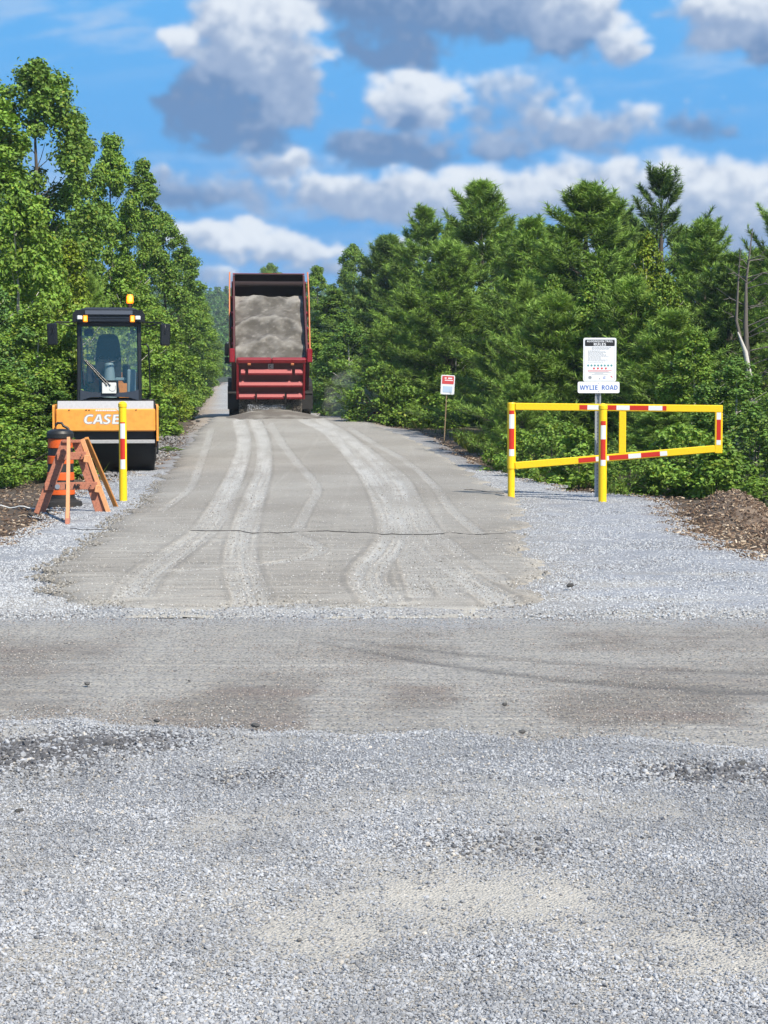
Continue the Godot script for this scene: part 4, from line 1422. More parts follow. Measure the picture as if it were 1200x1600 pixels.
func dead_trees() -> void:
	var g := RandomNumberGenerator.new()
	g.seed = 61
	var d := 41.5
	var x := 7.32
	var o := thing("dead_tree", Vector3(x, lie(x, -d) - 0.05, -d), 0.0, "bare grey dead tree with broken side branches near the right edge", "dead tree")
	var b := MB.new()
	b.tube([Vector3(0, 0, 0), Vector3(0.05, 1.6, 0), Vector3(-0.03, 2.8, 0.05), Vector3(-0.02, 3.7, 0), Vector3(0.1, 4.75, 0)], [0.09, 0.07, 0.048, 0.028, 0.008], 7)
	b.tube([Vector3(0.02, 2.0, 0), Vector3(-0.22, 2.9, 0.05), Vector3(-0.2, 3.6, 0.1), Vector3(-0.16, 4.35, 0.1)], [0.04, 0.034, 0.02, 0.006], 6)
	part("trunk", b, M.bark_dead, o)
	for i in 26:
		var y := g.randf_range(1.0, 4.2)
		var s := 1.0 if g.randf() < 0.6 else -1.0
		var l := g.randf_range(0.4, 1.0) * (1.2 - y * 0.18)
		var bb := MB.new()
		var p0 := Vector3(0, y, 0)
		var p1 := p0 + Vector3(s * l * 0.6, l * g.randf_range(0.1, 0.45), g.randf_range(-0.4, 0.4))
		var p2 := p1 + Vector3(s * l * 0.5, l * g.randf_range(0.1, 0.6), g.randf_range(-0.2, 0.2))
		bb.tube([p0, p1, p2], [0.014, 0.009, 0.003], 5, false)
		bb.tube([p1, p1 + Vector3(s * l * 0.3, -l * 0.05, 0.1)], [0.012, 0.004], 4, false)
		part("branch", bb, M.bark_dead, o)
	var at := Vector3(6.58, lie(6.58, -36.6), -36.6)
	var sn := thing("birch_stem", at, 0.0, "broken white birch stem leaning in the leaves right of the gate", "dead tree")
	var sb := MB.new()
	sb.tube([Vector3(0.05, 0, 0), Vector3(0.02, 0.9, 0), Vector3(-0.05, 1.6, 0), Vector3(-0.14, 2.1, 0), Vector3(-0.28, 2.45, 0)], [0.06, 0.055, 0.05, 0.04, 0.015], 8)
	part("stem", sb, M.bark_pale, sn)
	var tb := MB.new()
	tb.tube([Vector3(-0.06, 1.6, 0), Vector3(-0.25, 1.75, 0.1), Vector3(-0.42, 1.72, 0.1)], [0.014, 0.009, 0.003], 5)
	part("branch", tb, M.bark_pale, sn)

# ------------------------------------------------------------------ gate, bollard, signs
func tape(b0: Vector3, b1: Vector3, cuts: Array, wide: float, face: Vector3, parent: Node) -> void:
	# cuts: [from, to, red?] as shares of the way from b0 to b1
	var dir := (b1 - b0)
	var up := face.cross(dir.normalized()).normalized()
	for q in cuts:
		var b := MB.new()
		b.board(b0 + dir * q[0], b0 + dir * q[1], wide, 0.002, up, 0.0005)
		part("reflective_tape", b, M.tape_red if q[2] else M.tape_white, parent)

func curved_tape(x: float, z: float, r: float, spans: Array, parent: Node) -> void:
	for q in spans:
		var b := MB.new()
		var seg := 6
		var a0 := -0.62
		var a1 := 0.62
		for k in seg:
			var t0 := lerpf(a0, a1, k / float(seg))
			var t1 := lerpf(a0, a1, (k + 1) / float(seg))
			var n0 := Vector3(sin(t0), 0, cos(t0))
			var n1 := Vector3(sin(t1), 0, cos(t1))
			var lo := Vector3(x, q[0], z)
			var hi := Vector3(x, q[1], z)
			b.tri3(lo + n0 * r, lo + n1 * r, hi + n1 * r, n0, n1, n1)
			b.tri3(lo + n0 * r, hi + n1 * r, hi + n0 * r, n0, n1, n0)
		part("reflective_tape", b, M.tape_red if q[2] else M.tape_white, parent)

func gate() -> void:
	var y0 := curve(RISE, 27.25) + 0.02
	var o := thing("swing_gate", Vector3(1.695, y0, -27.25), 0.0, "yellow tubular swing gate with red and white tape, hinged on its left post", "gate")
	var b := MB.new()
	b.tube([Vector3(0, -0.05, 0), Vector3(0, 0.43, 0)], [0.047], 20)
	part("hinge_post", b, M.yellow, o)
	b = MB.new()
	b.lathe(Transform3D(Basis.IDENTITY, Vector3(0, 0.405, 0)), [Vector2(0.048, 0.0), Vector2(0.0565, 0.002), Vector2(0.0565, 0.868), Vector2(0.052, 0.878), Vector2(0, 0.882)], 20)
	part("hinge_sleeve", b, M.yellow, o)
	var e := Vector3(2.70, 0, 0.33)
	var side := Vector3(-0.12, 0, 1).normalized()
	var along := (e).normalized()
	var tl := Vector3(0, 1.232, 0) + along * 0.05
	var tr := e + Vector3(0, 1.205, 0)
	var bl := Vector3(0, 0.445, 0) + along * 0.05
	var br := e + Vector3(0, 0.68, 0)
	b = MB.new()
	b.board(tl, tr + along * 0.05, 0.095, 0.095, Vector3.UP, 0.008)
	part("top_rail", b, M.yellow, o)
	b = MB.new()
	b.board(bl, br - along * 0.045, 0.095, 0.094, Vector3.UP, 0.008)
	part("bottom_rail", b, M.yellow, o)
	b = MB.new()
	b.board(br + Vector3(0, -0.06, 0), tr + Vector3(0, -0.048, 0), 0.1, 0.096, along, 0.008)
	part("end_stile", b, M.yellow, o)
	var mx := 0.53
	b = MB.new()
	b.board(bl.lerp(br, mx) + Vector3(0, 0.045, 0), tl.lerp(tr, mx) + Vector3(0, -0.047, 0), 0.095, 0.093, along, 0.008)
	part("middle_stile", b, M.yellow, o)
	var fwd := side * 0.0495
	tape(tl + fwd, tr + fwd, [[0.318, 0.357, true], [0.357, 0.44, false], [0.44, 0.50, true], [0.50, 0.565, false], [0.565, 0.657, true], [0.657, 0.725, false], [0.725, 0.745, true]], 0.06, side, o)
	tape(bl + fwd, br + fwd, [[0.315, 0.40, true], [0.40, 0.425, false], [0.452, 0.465, false], [0.465, 0.56, true], [0.56, 0.622, false], [0.622, 0.715, true], [0.715, 0.75, false]], 0.06, side, o)
	tape(br + fwd, tr + fwd, [[0.10, 0.22, false], [0.22, 0.73, true], [0.73, 0.91, false]], 0.055, side, o)
	curved_tape(0, 0, 0.0585, [[1.13, 1.18, true], [0.94, 1.13, false], [0.665, 0.94, true], [0.575, 0.665, false]], o)

	var p := thing("latch_post", Vector3(2.82, curve(RISE, 26.4) + 0.02, -26.4), 0.0, "yellow steel post with domed cap standing in front of the open gate", "bollard", "yellow posts at the trail entrance")
	post(p, 0.053, 1.28, [[1.0, 1.055, true], [0.82, 1.0, false], [0.555, 0.82, true], [0.48, 0.555, false]])

func post(o: Node3D, r: float, h: float, spans: Array) -> void:
	var b := MB.new()
	b.tube([Vector3(0, -0.06, 0), Vector3(0, h - 0.07, 0)], [r], 22, false)
	part("pipe", b, M.yellow, o)
	b = MB.new()
	b.lathe(Transform3D(Basis.IDENTITY, Vector3(0, h - 0.075, 0)), [Vector2(r + 0.001, 0), Vector2(r + 0.006, 0.003), Vector2(r + 0.006, 0.045), Vector2(r * 0.8, 0.065), Vector2(r * 0.4, 0.076), Vector2(0, 0.079)], 22)
	part("cap", b, M.yellow, o)
	curved_tape(0, 0, r + 0.0018, spans, o)

func bollard() -> void:
	var p := thing("bollard", Vector3(-3.385, curve(RISE, 26.55) + 0.02, -26.55), 0.08, "lone yellow bollard standing left of the trail in front of the roller", "bollard", "yellow posts at the trail entrance")
	post(p, 0.051, 1.305, [[1.02, 1.037, true], [0.825, 1.02, false], [0.555, 0.825, true], [0.43, 0.555, false]])

func rounded(w: float, h: float, r: float) -> PackedVector2Array:
	var out := PackedVector2Array()
	for q in [[1, 1, 0], [-1, 1, 1], [-1, -1, 2], [1, -1, 3]]:
		for k in 6:
			var a: float = (q[2] + k / 5.0) * PI / 2.0
			out.append(Vector2(q[0] * (w / 2 - r) + cos(a) * r, q[1] * (h / 2 - r) + sin(a) * r))
	return out

func at(x: float, y: float, z: float) -> Transform3D:
	return Transform3D(Basis.IDENTITY, Vector3(x, y, z))

func signs() -> void:
	# galvanized U-post
	var y0 := curve(RISE, 27.5)
	var o := thing("sign_post", Vector3(2.868, y0, -27.5), 0.0, "galvanized perforated steel post that carries the two white signs", "post")
	var b := MB.new()
	b.prism(Transform3D(Basis(Vector3(1, 0, 0), Vector3(0, 0, -1), Vector3(0, 1, 0)), Vector3(0, 1.05, 0)), PackedVector2Array([Vector2(-0.04, -0.012), Vector2(-0.02, -0.012), Vector2(-0.014, 0.02), Vector2(0.014, 0.02), Vector2(0.02, -0.012), Vector2(0.04, -0.012), Vector2(0.04, -0.008), Vector2(0.023, -0.008), Vector2(0.017, 0.024), Vector2(-0.017, 0.024), Vector2(-0.023, -0.008), Vector2(-0.04, -0.008)]), 2.2)
	part("steel_channel", b, M.galvanized, o)
	b = MB.new()
	for k in 34:
		b.tube([Vector3(0, 0.1 + k * 0.05, -0.0192), Vector3(0, 0.1 + k * 0.05, -0.0172)], [0.006], 8)
	tag(part("bolt_holes", b, M.sign_black, o), "", "", "", "stuff")
	var s := thing("rules_sign", Vector3(2.885, y0 + 1.875, -27.46), 0.015, "white trail rules sign with black heading on the galvanized post", "sign")
	b = MB.new()
	b.prism(at(0, 0, 0), rounded(0.442, 0.582, 0.025), 0.004)
	part("plate", b, M.sign_white, s)
	b = MB.new()
	b.prism(at(0, 0.222, 0.003), rounded(0.395, 0.082, 0.012), 0.002)
	part("heading_panel", b, M.sign_black, s)
	b = MB.new()
	for q in [[0, 0.268, 0.40, 0.003], [0, -0.272, 0.40, 0.003]]:
		b.bx(Vector3(q[0], q[1], 0.0028), Vector3(q[2], q[3], 0.0015), 0.0002)
	for q in [[-0.201, -0.002, 0.003, 0.54], [0.201, -0.002, 0.003, 0.54]]:
		b.bx(Vector3(q[0], q[1], 0.0028), Vector3(q[2], q[3], 0.0015), 0.0002)
	part("border_line", b, M.print_grey, s)
	b = MB.new()
	b.text(at(0, 0.242, 0.0045), "ALGONQUIN TRAIL", 0.024, 0.001, true, 0.0, 1.15)
	part("heading", b, M.sign_white, s)
	b = MB.new()
	b.text(at(0, 0.205, 0.0045), "RULES", 0.036, 0.001, true, 0.0, 1.15)
	part("heading", b, M.sign_white, s)
	# small print, too small to read in the photograph: broken rules of ink
	var g := RandomNumberGenerator.new()
	g.seed = 9
	b = MB.new()
	var ys := [0.163, 0.150, 0.138, 0.118, 0.106, 0.094, 0.080, 0.066, 0.052, 0.038, 0.024, 0.010, -0.004, -0.018, -0.042]
	for i in ys.size():
		var x := -0.16 if i > 2 else -0.11
		var xe := g.randf_range(0.0, 0.16) if i > 2 else 0.12
		while x < xe:
			var w := g.randf_range(0.012, 0.04)
			b.bx(Vector3(x + w * 0.5, ys[i], 0.0026), Vector3(w, 0.0055, 0.001), 0.0002)
			x += w + 0.006
	for q in [[-0.14, 0.17], [-0.12, 0.09], [-0.1, 0.05]]:
		pass
	part("small_print", b, M.print_grey, s)
	b = MB.new()
	for i in 8:
		b.tube([Vector3(-0.155 + i * 0.0445, -0.078, 0.002), Vector3(-0.155 + i * 0.0445, -0.078, 0.0032)], [0.014], 14)
	part("permitted_symbols", b, M.print_teal, s)
	b = MB.new()
	for i in 4:
		b.tube([Vector3(-0.077 + i * 0.053, -0.117, 0.002), Vector3(-0.077 + i * 0.053, -0.117, 0.0032)], [0.014], 14)
	b.bx(Vector3(0, -0.146, 0.0026), Vector3(0.32, 0.006, 0.001), 0.0002)
	b.bx(Vector3(-0.02, -0.158, 0.0026), Vector3(0.28, 0.004, 0.001), 0.0002)
	part("prohibited_symbols", b, M.print_red, s)
	b = MB.new()
	for q in [[0.0, -0.172, 0.30], [-0.01, -0.184, 0.12], [0.0, -0.2, 0.22]]:
		b.bx(Vector3(q[0], q[1], 0.0026), Vector3(q[2], 0.005, 0.001), 0.0002)
	b.prism(at(-0.13, -0.238, 0.0026), rounded(0.044, 0.04, 0.016), 0.001)
	b.bx(Vector3(0.0, -0.252, 0.0026), Vector3(0.014, 0.016, 0.001), 0.0002)
	part("footer_marks", b, M.print_grey, s)
	b = MB.new()
	b.bx(Vector3(0.06, -0.245, 0.0026), Vector3(0.035, 0.012, 0.001), 0.0002)
	b.prism(at(0.065, -0.228, 0.0026), PackedVector2Array([Vector2(-0.02, 0), Vector2(0.0, 0.012), Vector2(0.022, 0.002), Vector2(0, 0.004)]), 0.001)
	part("footer_logo", b, M.sign_blue, s)
	b = MB.new()
	b.prism(at(0.16, -0.235, 0.0026), PackedVector2Array([Vector2(-0.02, 0.012), Vector2(0.0, 0.02), Vector2(0.012, 0.0), Vector2(0.004, -0.02), Vector2(0.002, 0.0)]), 0.001)
	part("footer_logo", b, M.print_red, s)

	var r := thing("road_name_sign", Vector3(2.872, y0 + 1.505, -27.46), 0.015, "white street name sign reading WYLIE ROAD in blue below the rules sign", "sign")
	b = MB.new()
	b.prism(at(0, 0, 0), rounded(0.56, 0.152, 0.022), 0.004)
	part("plate", b, M.sign_white, r)
	b = MB.new()
	b.text(at(0, -0.002, 0.0025), "WYLIE  ROAD", 0.060, 0.001, true, 0.0, 0.98)
	part("lettering", b, M.sign_blue, r)
	b = MB.new()
	for y in [0.055, -0.055]:
		b.tube([Vector3(0, y, 0.001), Vector3(0, y, 0.005)], [0.006], 8)
	part("bolt", b, M.galvanized, r)

	# little red and white notice on a stake, leaning
	var d := 50.0
	var x := (694.0 - 600.0) / 3200.0 * d
	var yy := lie(x, -d)
	var n := thing("notice_sign", Vector3(x, yy, -d), 0.05, "small red and white notice on a thin wooden stake by the right verge", "sign")
	n.rotation.z = -0.05
	b = MB.new()
	b.tube([Vector3(0, -0.1, 0), Vector3(0, 1.55, 0)], [0.017], 6)
	part("stake", b, M.stake_wood, n)
	b = MB.new()
	b.prism(at(0.015, 1.35, 0.03), rounded(0.335, 0.47, 0.03), 0.012)
	part("board", b, M.sign_white, n)
	b = MB.new()
	b.prism(at(0.015, 1.465, 0.038), rounded(0.285, 0.195, 0.012), 0.004)
	part("red_panel", b, M.print_red, n)
	b = MB.new()
	for q in [[-0.06, 1.51, 0.05, 0.03], [0.05, 1.51, 0.1, 0.03], [0.02, 1.46, 0.2, 0.022]]:
		b.bx(Vector3(q[0] + 0.015, q[1], 0.0408), Vector3(q[2], q[3], 0.001), 0.0002)
	part("white_print", b, M.sign_white, n)
	b = MB.new()
	b.prism(at(0.015, 1.24, 0.038), rounded(0.23, 0.15, 0.008), 0.004)
	part("blue_panel", b, M.print_paleblue, n)

# ------------------------------------------------------------------ barricade and barrel
func barricade() -> void:
	var z0 := -24.3
	var o := thing("sawhorse", Vector3(-3.72, 0.02, z0), 0.0, "red brown A-frame sawhorse barricade with unpainted prop legs in front of the barrel", "barricade")
	var face := Vector3(0, 0, 1)
	var parts := [
		["leg", Vector3(-0.38, -0.015, 0.02), Vector3(-0.05, 0.845, -0.02), 0.125, 0.038, M.wood_red],
		["leg", Vector3(0.36, -0.015, -0.02), Vector3(0.075, 0.845, -0.06), 0.125, 0.038, M.wood_red],
		["prop_leg", Vector3(0.45, 0.0, 0.02), Vector3(0.13, 0.875, -0.06), 0.055, 0.04, M.wood_pale],
		["prop_leg", Vector3(0.41, 0.0, -1.0), Vector3(0.16, 0.885, -0.20), 0.05, 0.04, M.wood_gold],
	]
	for q in parts:
		var b := MB.new()
		b.board(q[1], q[2], q[3], q[4], Vector3.RIGHT)
		part(q[0], b, q[5], o)
	for q in [[-0.155, 0.185, 0.672, 0.09], [-0.305, 0.315, 0.315, 0.09]]:
		var b := MB.new()
		b.board(Vector3(q[0], q[2], 0.035), Vector3(q[1], q[2] + 0.012, 0.0), q[3], 0.036, Vector3.UP)
		part("crossbar", b, M.wood_red, o)
		b = MB.new()
		b.board(Vector3(q[1] - 0.02, q[2] - 0.02, 0.055), Vector3(q[1] + 0.035, q[2] - 0.03, 0.05), 0.085, 0.036, Vector3.UP)
		part("brace_block", b, M.wood_pale, o)
	var b := MB.new()
	b.board(Vector3(-0.005, 0.87, 0.10), Vector3(0.285, -0.02, 2.12), 0.04, 0.085, Vector3.RIGHT)
	part("front_leg", b, M.wood_pale, o)
	b = MB.new()
	b.board(Vector3(0.2435, 0.10, 1.83), Vector3(0.291, -0.04, 2.165), 0.05, 0.092, Vector3.RIGHT)
	part("painted_foot", b, M.wood_red, o)
	b = MB.new()
	b.bx(Vector3(0.01, 0.852, -0.02), Vector3(0.21, 0.035, 0.1), 0.004)
	part("top_rail", b, M.wood_red, o)
	b = MB.new()
	for q in [[-0.04, "R"], [0.055, "A"], [0.1, "R"]]:
		b.text(at(q[0], 0.318, 0.042), q[1], 0.055, 0.003, true)
	part("stencil_letters", b, M.sign_black, o)
	b = MB.new()
	b.tube([Vector3(-0.15, 0.315, 0.055), Vector3(-0.15, 0.315, 0.061)], [0.03], 14)
	part("reflector", b, M.galvanized, o)
	for q in [[-0.22, 0.325], [0.24, 0.33], [-0.09, 0.68], [0.14, 0.69]]:
		b = MB.new()
		b.tube([Vector3(q[0], q[1], 0.04), Vector3(q[0], q[1], 0.058)], [0.008], 6)
		part("bolt", b, M.sign_black, o)

	var br := thing("traffic_barrel", Vector3(-4.03, 0.02, -25.5), 0.0, "orange and black banded traffic barrel with black rubber base behind the sawhorse", "traffic barrel")
	b = MB.new()
	b.lathe(at(0, 0, 0), [Vector2(0.0, 0.0), Vector2(0.265, 0.0), Vector2(0.27, 0.02), Vector2(0.26, 0.07), Vector2(0.20, 0.085), Vector2(0.19, 0.11)], 26)
	part("rubber_base", b, M.rubber, br)
	var rr := func(y: float) -> float: return lerpf(0.185, 0.152, y / 0.86)
	var bands := [[0.085, 0.155, "barrel_black"], [0.155, 0.225, "barrel_orange"], [0.225, 0.335, "barrel_black"], [0.335, 0.435, "barrel_orange"], [0.435, 0.54, "barrel_black"], [0.54, 0.64, "barrel_orange"], [0.64, 0.735, "barrel_black"], [0.735, 0.855, "barrel_orange"]]
	for q in bands:
		b = MB.new()
		var r0: float = rr.call(q[0])
		var r1: float = rr.call(q[1])
		var step := 0.006 if q[2] == "barrel_black" else 0.0
		b.lathe(at(0, 0, 0), [Vector2(r0 - step - 0.004, q[0]), Vector2(r0 - step, q[0] + 0.006), Vector2(r1 - step, q[1] - 0.006), Vector2(r1 - step - 0.004, q[1])], 28)
		part("band", b, M[q[2]], br)
	b = MB.new()
	b.lathe(at(0, 0.855, 0), [Vector2(0.15, 0.0), Vector2(0.168, 0.004), Vector2(0.168, 0.06), Vector2(0.155, 0.09), Vector2(0.10, 0.115), Vector2(0.0, 0.12)], 28)
	part("lid", b, M.barrel_black, br)
	b = MB.new()
	b.tube([Vector3(-0.07, 0.96, 0), Vector3(-0.055, 1.02, 0), Vector3(-0.03, 1.045, 0), Vector3(0.02, 1.045, 0), Vector3(0.04, 1.01, 0), Vector3(0.09, 0.985, 0), Vector3(0.11, 0.96, 0)], [0.016], 8)
	part("handle", b, M.barrel_black, br)

# ------------------------------------------------------------------ the roller
func roller() -> void:
	var o := thing("road_roller", Vector3(-4.88, 0.02, -36.0), 0.125, "orange single drum vibratory roller with black cab parked on the left shoulder", "road roller")
	# drum with its shell lip
	var b := MB.new()
	var turned := Transform3D(Basis(Vector3(0, 0, 1), Vector3(1, 0, 0), Vector3(0, 1, 0)), Vector3(0, 0.61, 0))
	b.lathe(turned, [Vector2(0.0, -0.80), Vector2(0.52, -0.80), Vector2(0.57, -0.84), Vector2(0.605, -0.84), Vector2(0.61, -0.82), Vector2(0.61, 0.82), Vector2(0.605, 0.84), Vector2(0.57, 0.84), Vector2(0.52, 0.80), Vector2(0.0, 0.80)], 56)
	part("drum", b, M.steel_drum, o)
	# front beam, an orange box with a sloped grey top plate
	b = MB.new()
	b.bx(Vector3(0, 0.91, 0.74), Vector3(1.70, 0.39, 0.10), 0.02)
	part("front_plate", b, M.orange, o)
	b = MB.new()
	var tilt := Transform3D(Basis.from_euler(Vector3(-0.75, 0, 0)), Vector3(0, 1.165, 0.64))
	b.box(tilt, Vector3(1.64, 0.19, 0.02), 0.006)
	part("top_plate", b, M.grey_paint, o)
	for s in [-1.0, 1.0]:
		b = MB.new()
		var side := PackedVector2Array([Vector2(0.80, 0.55), Vector2(0.80, 1.14), Vector2(0.72, 1.17), Vector2(-0.9, 1.17), Vector2(-0.95, 0.9), Vector2(-0.3, 0.55), Vector2(-0.2, 0.45), Vector2(0.2, 0.45), Vector2(0.3, 0.55)])
		b.prism(Transform3D(Basis(Vector3(0, 0, 1), Vector3(0, 1, 0), Vector3(-1, 0, 0)), Vector3(s * 0.885, 0, 0)), side, 0.035)
		part("side_frame", b, M.orange, o)
		b = MB.new()
		b.bx(Vector3(s * 0.885, 0.44, 0.62), Vector3(0.03, 0.24, 0.2), 0.006)
		part("scraper_bracket", b, M.black_paint, o)
		b = MB.new()
		b.tube([Vector3(s * 0.80, 0.61, 0), Vector3(s * 0.90, 0.61, 0)], [0.20], 20)
		part("drum_hub", b, M.black_paint, o)
	b = MB.new()
	b.bx(Vector3(0, 0.56, 0.70), Vector3(1.68, 0.02, 0.10), 0.004)
	b.bx(Vector3(0, 0.535, 0.745), Vector3(1.68, 0.05, 0.012), 0.003)
	part("scraper_bar", b, M.grey_paint, o)
	b = MB.new()
	b.bx(Vector3(0, 0.66, 0.60), Vector3(1.66, 0.16, 0.05), 0.008)
	part("lower_beam", b, M.black_paint, o)
	# lettering: an outlined slanted word
	b = MB.new()
	b.text(at(-0.065, 0.925, 0.7915), "CASE", 0.155, 0.003, true, 0.16, 1.22)
	part("lettering", b, M.plastic_white, o)
	b = MB.new()
	for q in [Vector2(0.011, 0), Vector2(-0.011, 0), Vector2(0, 0.010), Vector2(0, -0.010)]:
		b.text(at(-0.065 + q.x, 0.925 + q.y, 0.790), "CASE", 0.155, 0.002, true, 0.16, 1.22)
	part("lettering_outline", b, M.print_grey, o)
	b = MB.new()
	var gx := -0.17
	var gg := RandomNumberGenerator.new()
	gg.seed = 3
	for i in 11:
		var w := gg.randf_range(0.018, 0.032)
		b.bx(Vector3(gx + w / 2, 1.078, 0.792), Vector3(w, 0.028, 0.003), 0.0005)
		gx += w + 0.007
	b.prism(at(gx + 0.03, 1.085, 0.792), PackedVector2Array([Vector2(-0.04, 0.02), Vector2(0.05, 0.02), Vector2(0.01, -0.03)]), 0.003)
	part("small_decal", b, M.plastic_white, o)
	for x in [-0.62, -0.33, -0.28, 0.52]:
		b = MB.new()
		b.tube([Vector3(x, 1.085, 0.785), Vector3(x, 1.085, 0.80)], [0.012], 8)
		part("bolt", b, M.black_paint, o)
	# articulation, rear body, wheels
	b = MB.new()
	b.bx(Vector3(0, 0.75, -1.25), Vector3(0.5, 0.5, 0.9), 0.03)
	b.bx(Vector3(0, 0.95, -0.85), Vector3(1.66, 0.4, 0.12), 0.02)
	part("articulated_joint", b, M.black_paint, o)
	b = MB.new()
	b.bx(Vector3(0, 0.95, -2.6), Vector3(1.25, 0.5, 2.0), 0.04)
	part("rear_frame", b, M.black_paint, o)
	b = MB.new()
	var hood := PackedVector2Array([Vector2(-3.0, 0.95), Vector2(-3.0, 1.75), Vector2(-4.5, 1.62), Vector2(-4.75, 1.35), Vector2(-4.75, 0.85)])
	b.prism(Transform3D(Basis(Vector3(0, 0, 1), Vector3(0, 1, 0), Vector3(-1, 0, 0)), Vector3(0, 0, 0)), hood, 1.25)
	part("engine_hood", b, M.orange, o)
	for s in [-1.0, 1.0]:
		var w := obj("wheel", lathe_x(s * 0.72, 0.62, -3.1, [Vector2(0.0, -0.12), Vector2(0.30, -0.14), Vector2(0.55, -0.19), Vector2(0.61, -0.15), Vector2(0.62, 0.0), Vector2(0.61, 0.15), Vector2(0.55, 0.19), Vector2(0.30, 0.14), Vector2(0.0, 0.12)]), M.rubber, o)
		var lug := MB.new()
		for k in 22:
			var a := TAU * k / 22.0
			var t := Transform3D(Basis.from_euler(Vector3(-a, 0, 0)), Vector3(s * 0.72, 0.62, -3.1))
			lug.box(t * Transform3D(Basis.from_euler(Vector3(0, 0.5 if k % 2 else -0.5, 0)), Vector3(0.08 if k % 2 else -0.08, 0.61, 0)), Vector3(0.2, 0.05, 0.05), 0.008)
		part("tread", lug, M.rubber, w)
		var rim := MB.new()
		rim.tube([Vector3(s * 0.82, 0.62, -3.1), Vector3(s * 0.88, 0.62, -3.1)], [0.28], 20)
		part("rim", rim, M.orange, w)
	# cab
	var cx := 0.05
	var zf := -1.55
	var zb := -3.0
	b = MB.new()
	b.bx(Vector3(cx, 1.22, (zf + zb) / 2), Vector3(1.16, 0.10, zf - zb), 0.02)
	part("cab_floor", b, M.cab_black, o)
	b = MB.new()
	for s in [-1.0, 1.0]:
		b.board(Vector3(cx + s * 0.555, 1.18, zf - 0.02), Vector3(cx + s * 0.545, 2.68, zf - 0.18), 0.075, 0.07, Vector3.RIGHT, 0.015)
		b.board(Vector3(cx + s * 0.555, 1.18, zb + 0.05), Vector3(cx + s * 0.545, 2.68, zb + 0.08), 0.07, 0.08, Vector3.RIGHT, 0.015)
		b.board(Vector3(cx + s * 0.56, 1.25, zf - 0.6), Vector3(cx + s * 0.55, 2.68, zf - 0.65), 0.04, 0.05, Vector3.RIGHT, 0.01)
	part("cab_pillars", b, M.cab_black, o)
	b = MB.new()
	b.bx(Vector3(cx, 2.635, zf - 0.16), Vector3(1.10, 0.11, 0.06), 0.01)
	b.bx(Vector3(cx, 2.655, zb + 0.08), Vector3(1.10, 0.08, 0.06), 0.01)
	part("header_panel", b, M.cab_black, o)
	b = MB.new()
	for k in 3:
		b.bx(Vector3(cx, 2.735 - k * 0.028, zf + 0.055), Vector3(0.74, 0.010, 0.02), 0.002)
	part("roof_grille", b, M.roof_blue, o)
	b = MB.new()
	var rp := PackedVector2Array([Vector2(-0.655, 2.66), Vector2(0.655, 2.66), Vector2(0.655, 2.80), Vector2(0.60, 2.875), Vector2(0.42, 2.885), Vector2(-0.42, 2.885), Vector2(-0.60, 2.875), Vector2(-0.655, 2.80)])
	b.prism(at(cx, 0, (zf + zb) / 2 + 0.01), rp, zf - zb + 0.06)
	part("roof", b, M.cab_black, o)
	b = MB.new()
	b.prism(Transform3D(Basis.IDENTITY, Vector3(cx, 0, (zf + zb) / 2 + 0.06)), PackedVector2Array([Vector2(-0.52, 2.885), Vector2(0.52, 2.885), Vector2(0.40, 2.925), Vector2(-0.40, 2.925)]), zf - zb - 0.05)
	b.box(Transform3D(Basis.from_euler(Vector3(-0.6, 0, 0)), Vector3(cx, 2.83, zf + 0.055)), Vector3(0.86, 0.10, 0.02), 0.006)
	part("roof_cap", b, M.roof_blue, o)
	# glass
	b = MB.new()
	b.box(Transform3D(Basis.from_euler(Vector3(-0.105, 0, 0)), Vector3(cx, 1.98, zf - 0.085)), Vector3(1.03, 1.24, 0.006), 0.001)
	part("windscreen", b, M.glass, o)
	for s in [-1.0, 1.0]:
		b = MB.new()
		b.bx(Vector3(cx + s * 0.553, 1.97, (zf + zb) / 2 - 0.02), Vector3(0.006, 1.34, 1.2), 0.001)
		part("side_window", b, M.glass, o)
	b = MB.new()
	b.bx(Vector3(cx, 2.12, zb + 0.06), Vector3(1.03, 1.0, 0.006), 0.001)
	part("rear_window", b, M.glass, o)
	# curved sill under the windscreen
	b = MB.new()
	var sill := PackedVector2Array([Vector2(-0.53, 1.23), Vector2(-0.53, 1.43), Vector2(-0.45, 1.40), Vector2(-0.25, 1.375), Vector2(0, 1.365), Vector2(0.25, 1.375), Vector2(0.45, 1.40), Vector2(0.53, 1.43), Vector2(0.53, 1.23), Vector2(0.35, 1.285), Vector2(0.0, 1.30), Vector2(-0.35, 1.285)])
	b.prism(at(cx, 0, zf - 0.0), sill, 0.06)
	part("windscreen_sill", b, M.roof_blue, o)
	b = MB.new()
	b.bx(Vector3(cx, 1.20, zf - 0.05), Vector3(1.1, 0.16, 0.06), 0.02)
	part("cab_front_panel", b, M.cab_black, o)
	# wiper motor cover and wiper
	b = MB.new()
	b.prism(at(cx + 0.005, 1.475, zf + 0.035), rounded(0.29, 0.245, 0.05), 0.03)
	part("wiper_cover_seal", b, M.cab_black, o)
	b = MB.new()
	b.bx(Vector3(cx - 0.005, 1.455, zf + 0.055), Vector3(0.26, 0.20, 0.03), 0.012)
	part("wiper_cover", b, M.plastic_white, o)
	b = MB.new()
	var arc := []
	for k in 9:
		var a := PI + k * PI / 8.0
		arc.append(Vector3(cx + 0.055 + cos(a) * 0.055, 1.445 + sin(a) * 0.045, zf + 0.073))
	arc.append(Vector3(cx + 0.11, 1.50, zf + 0.073))
	b.tube(arc, [0.004], 5)
	part("hose_mark", b, M.print_grey, o)
	b = MB.new()
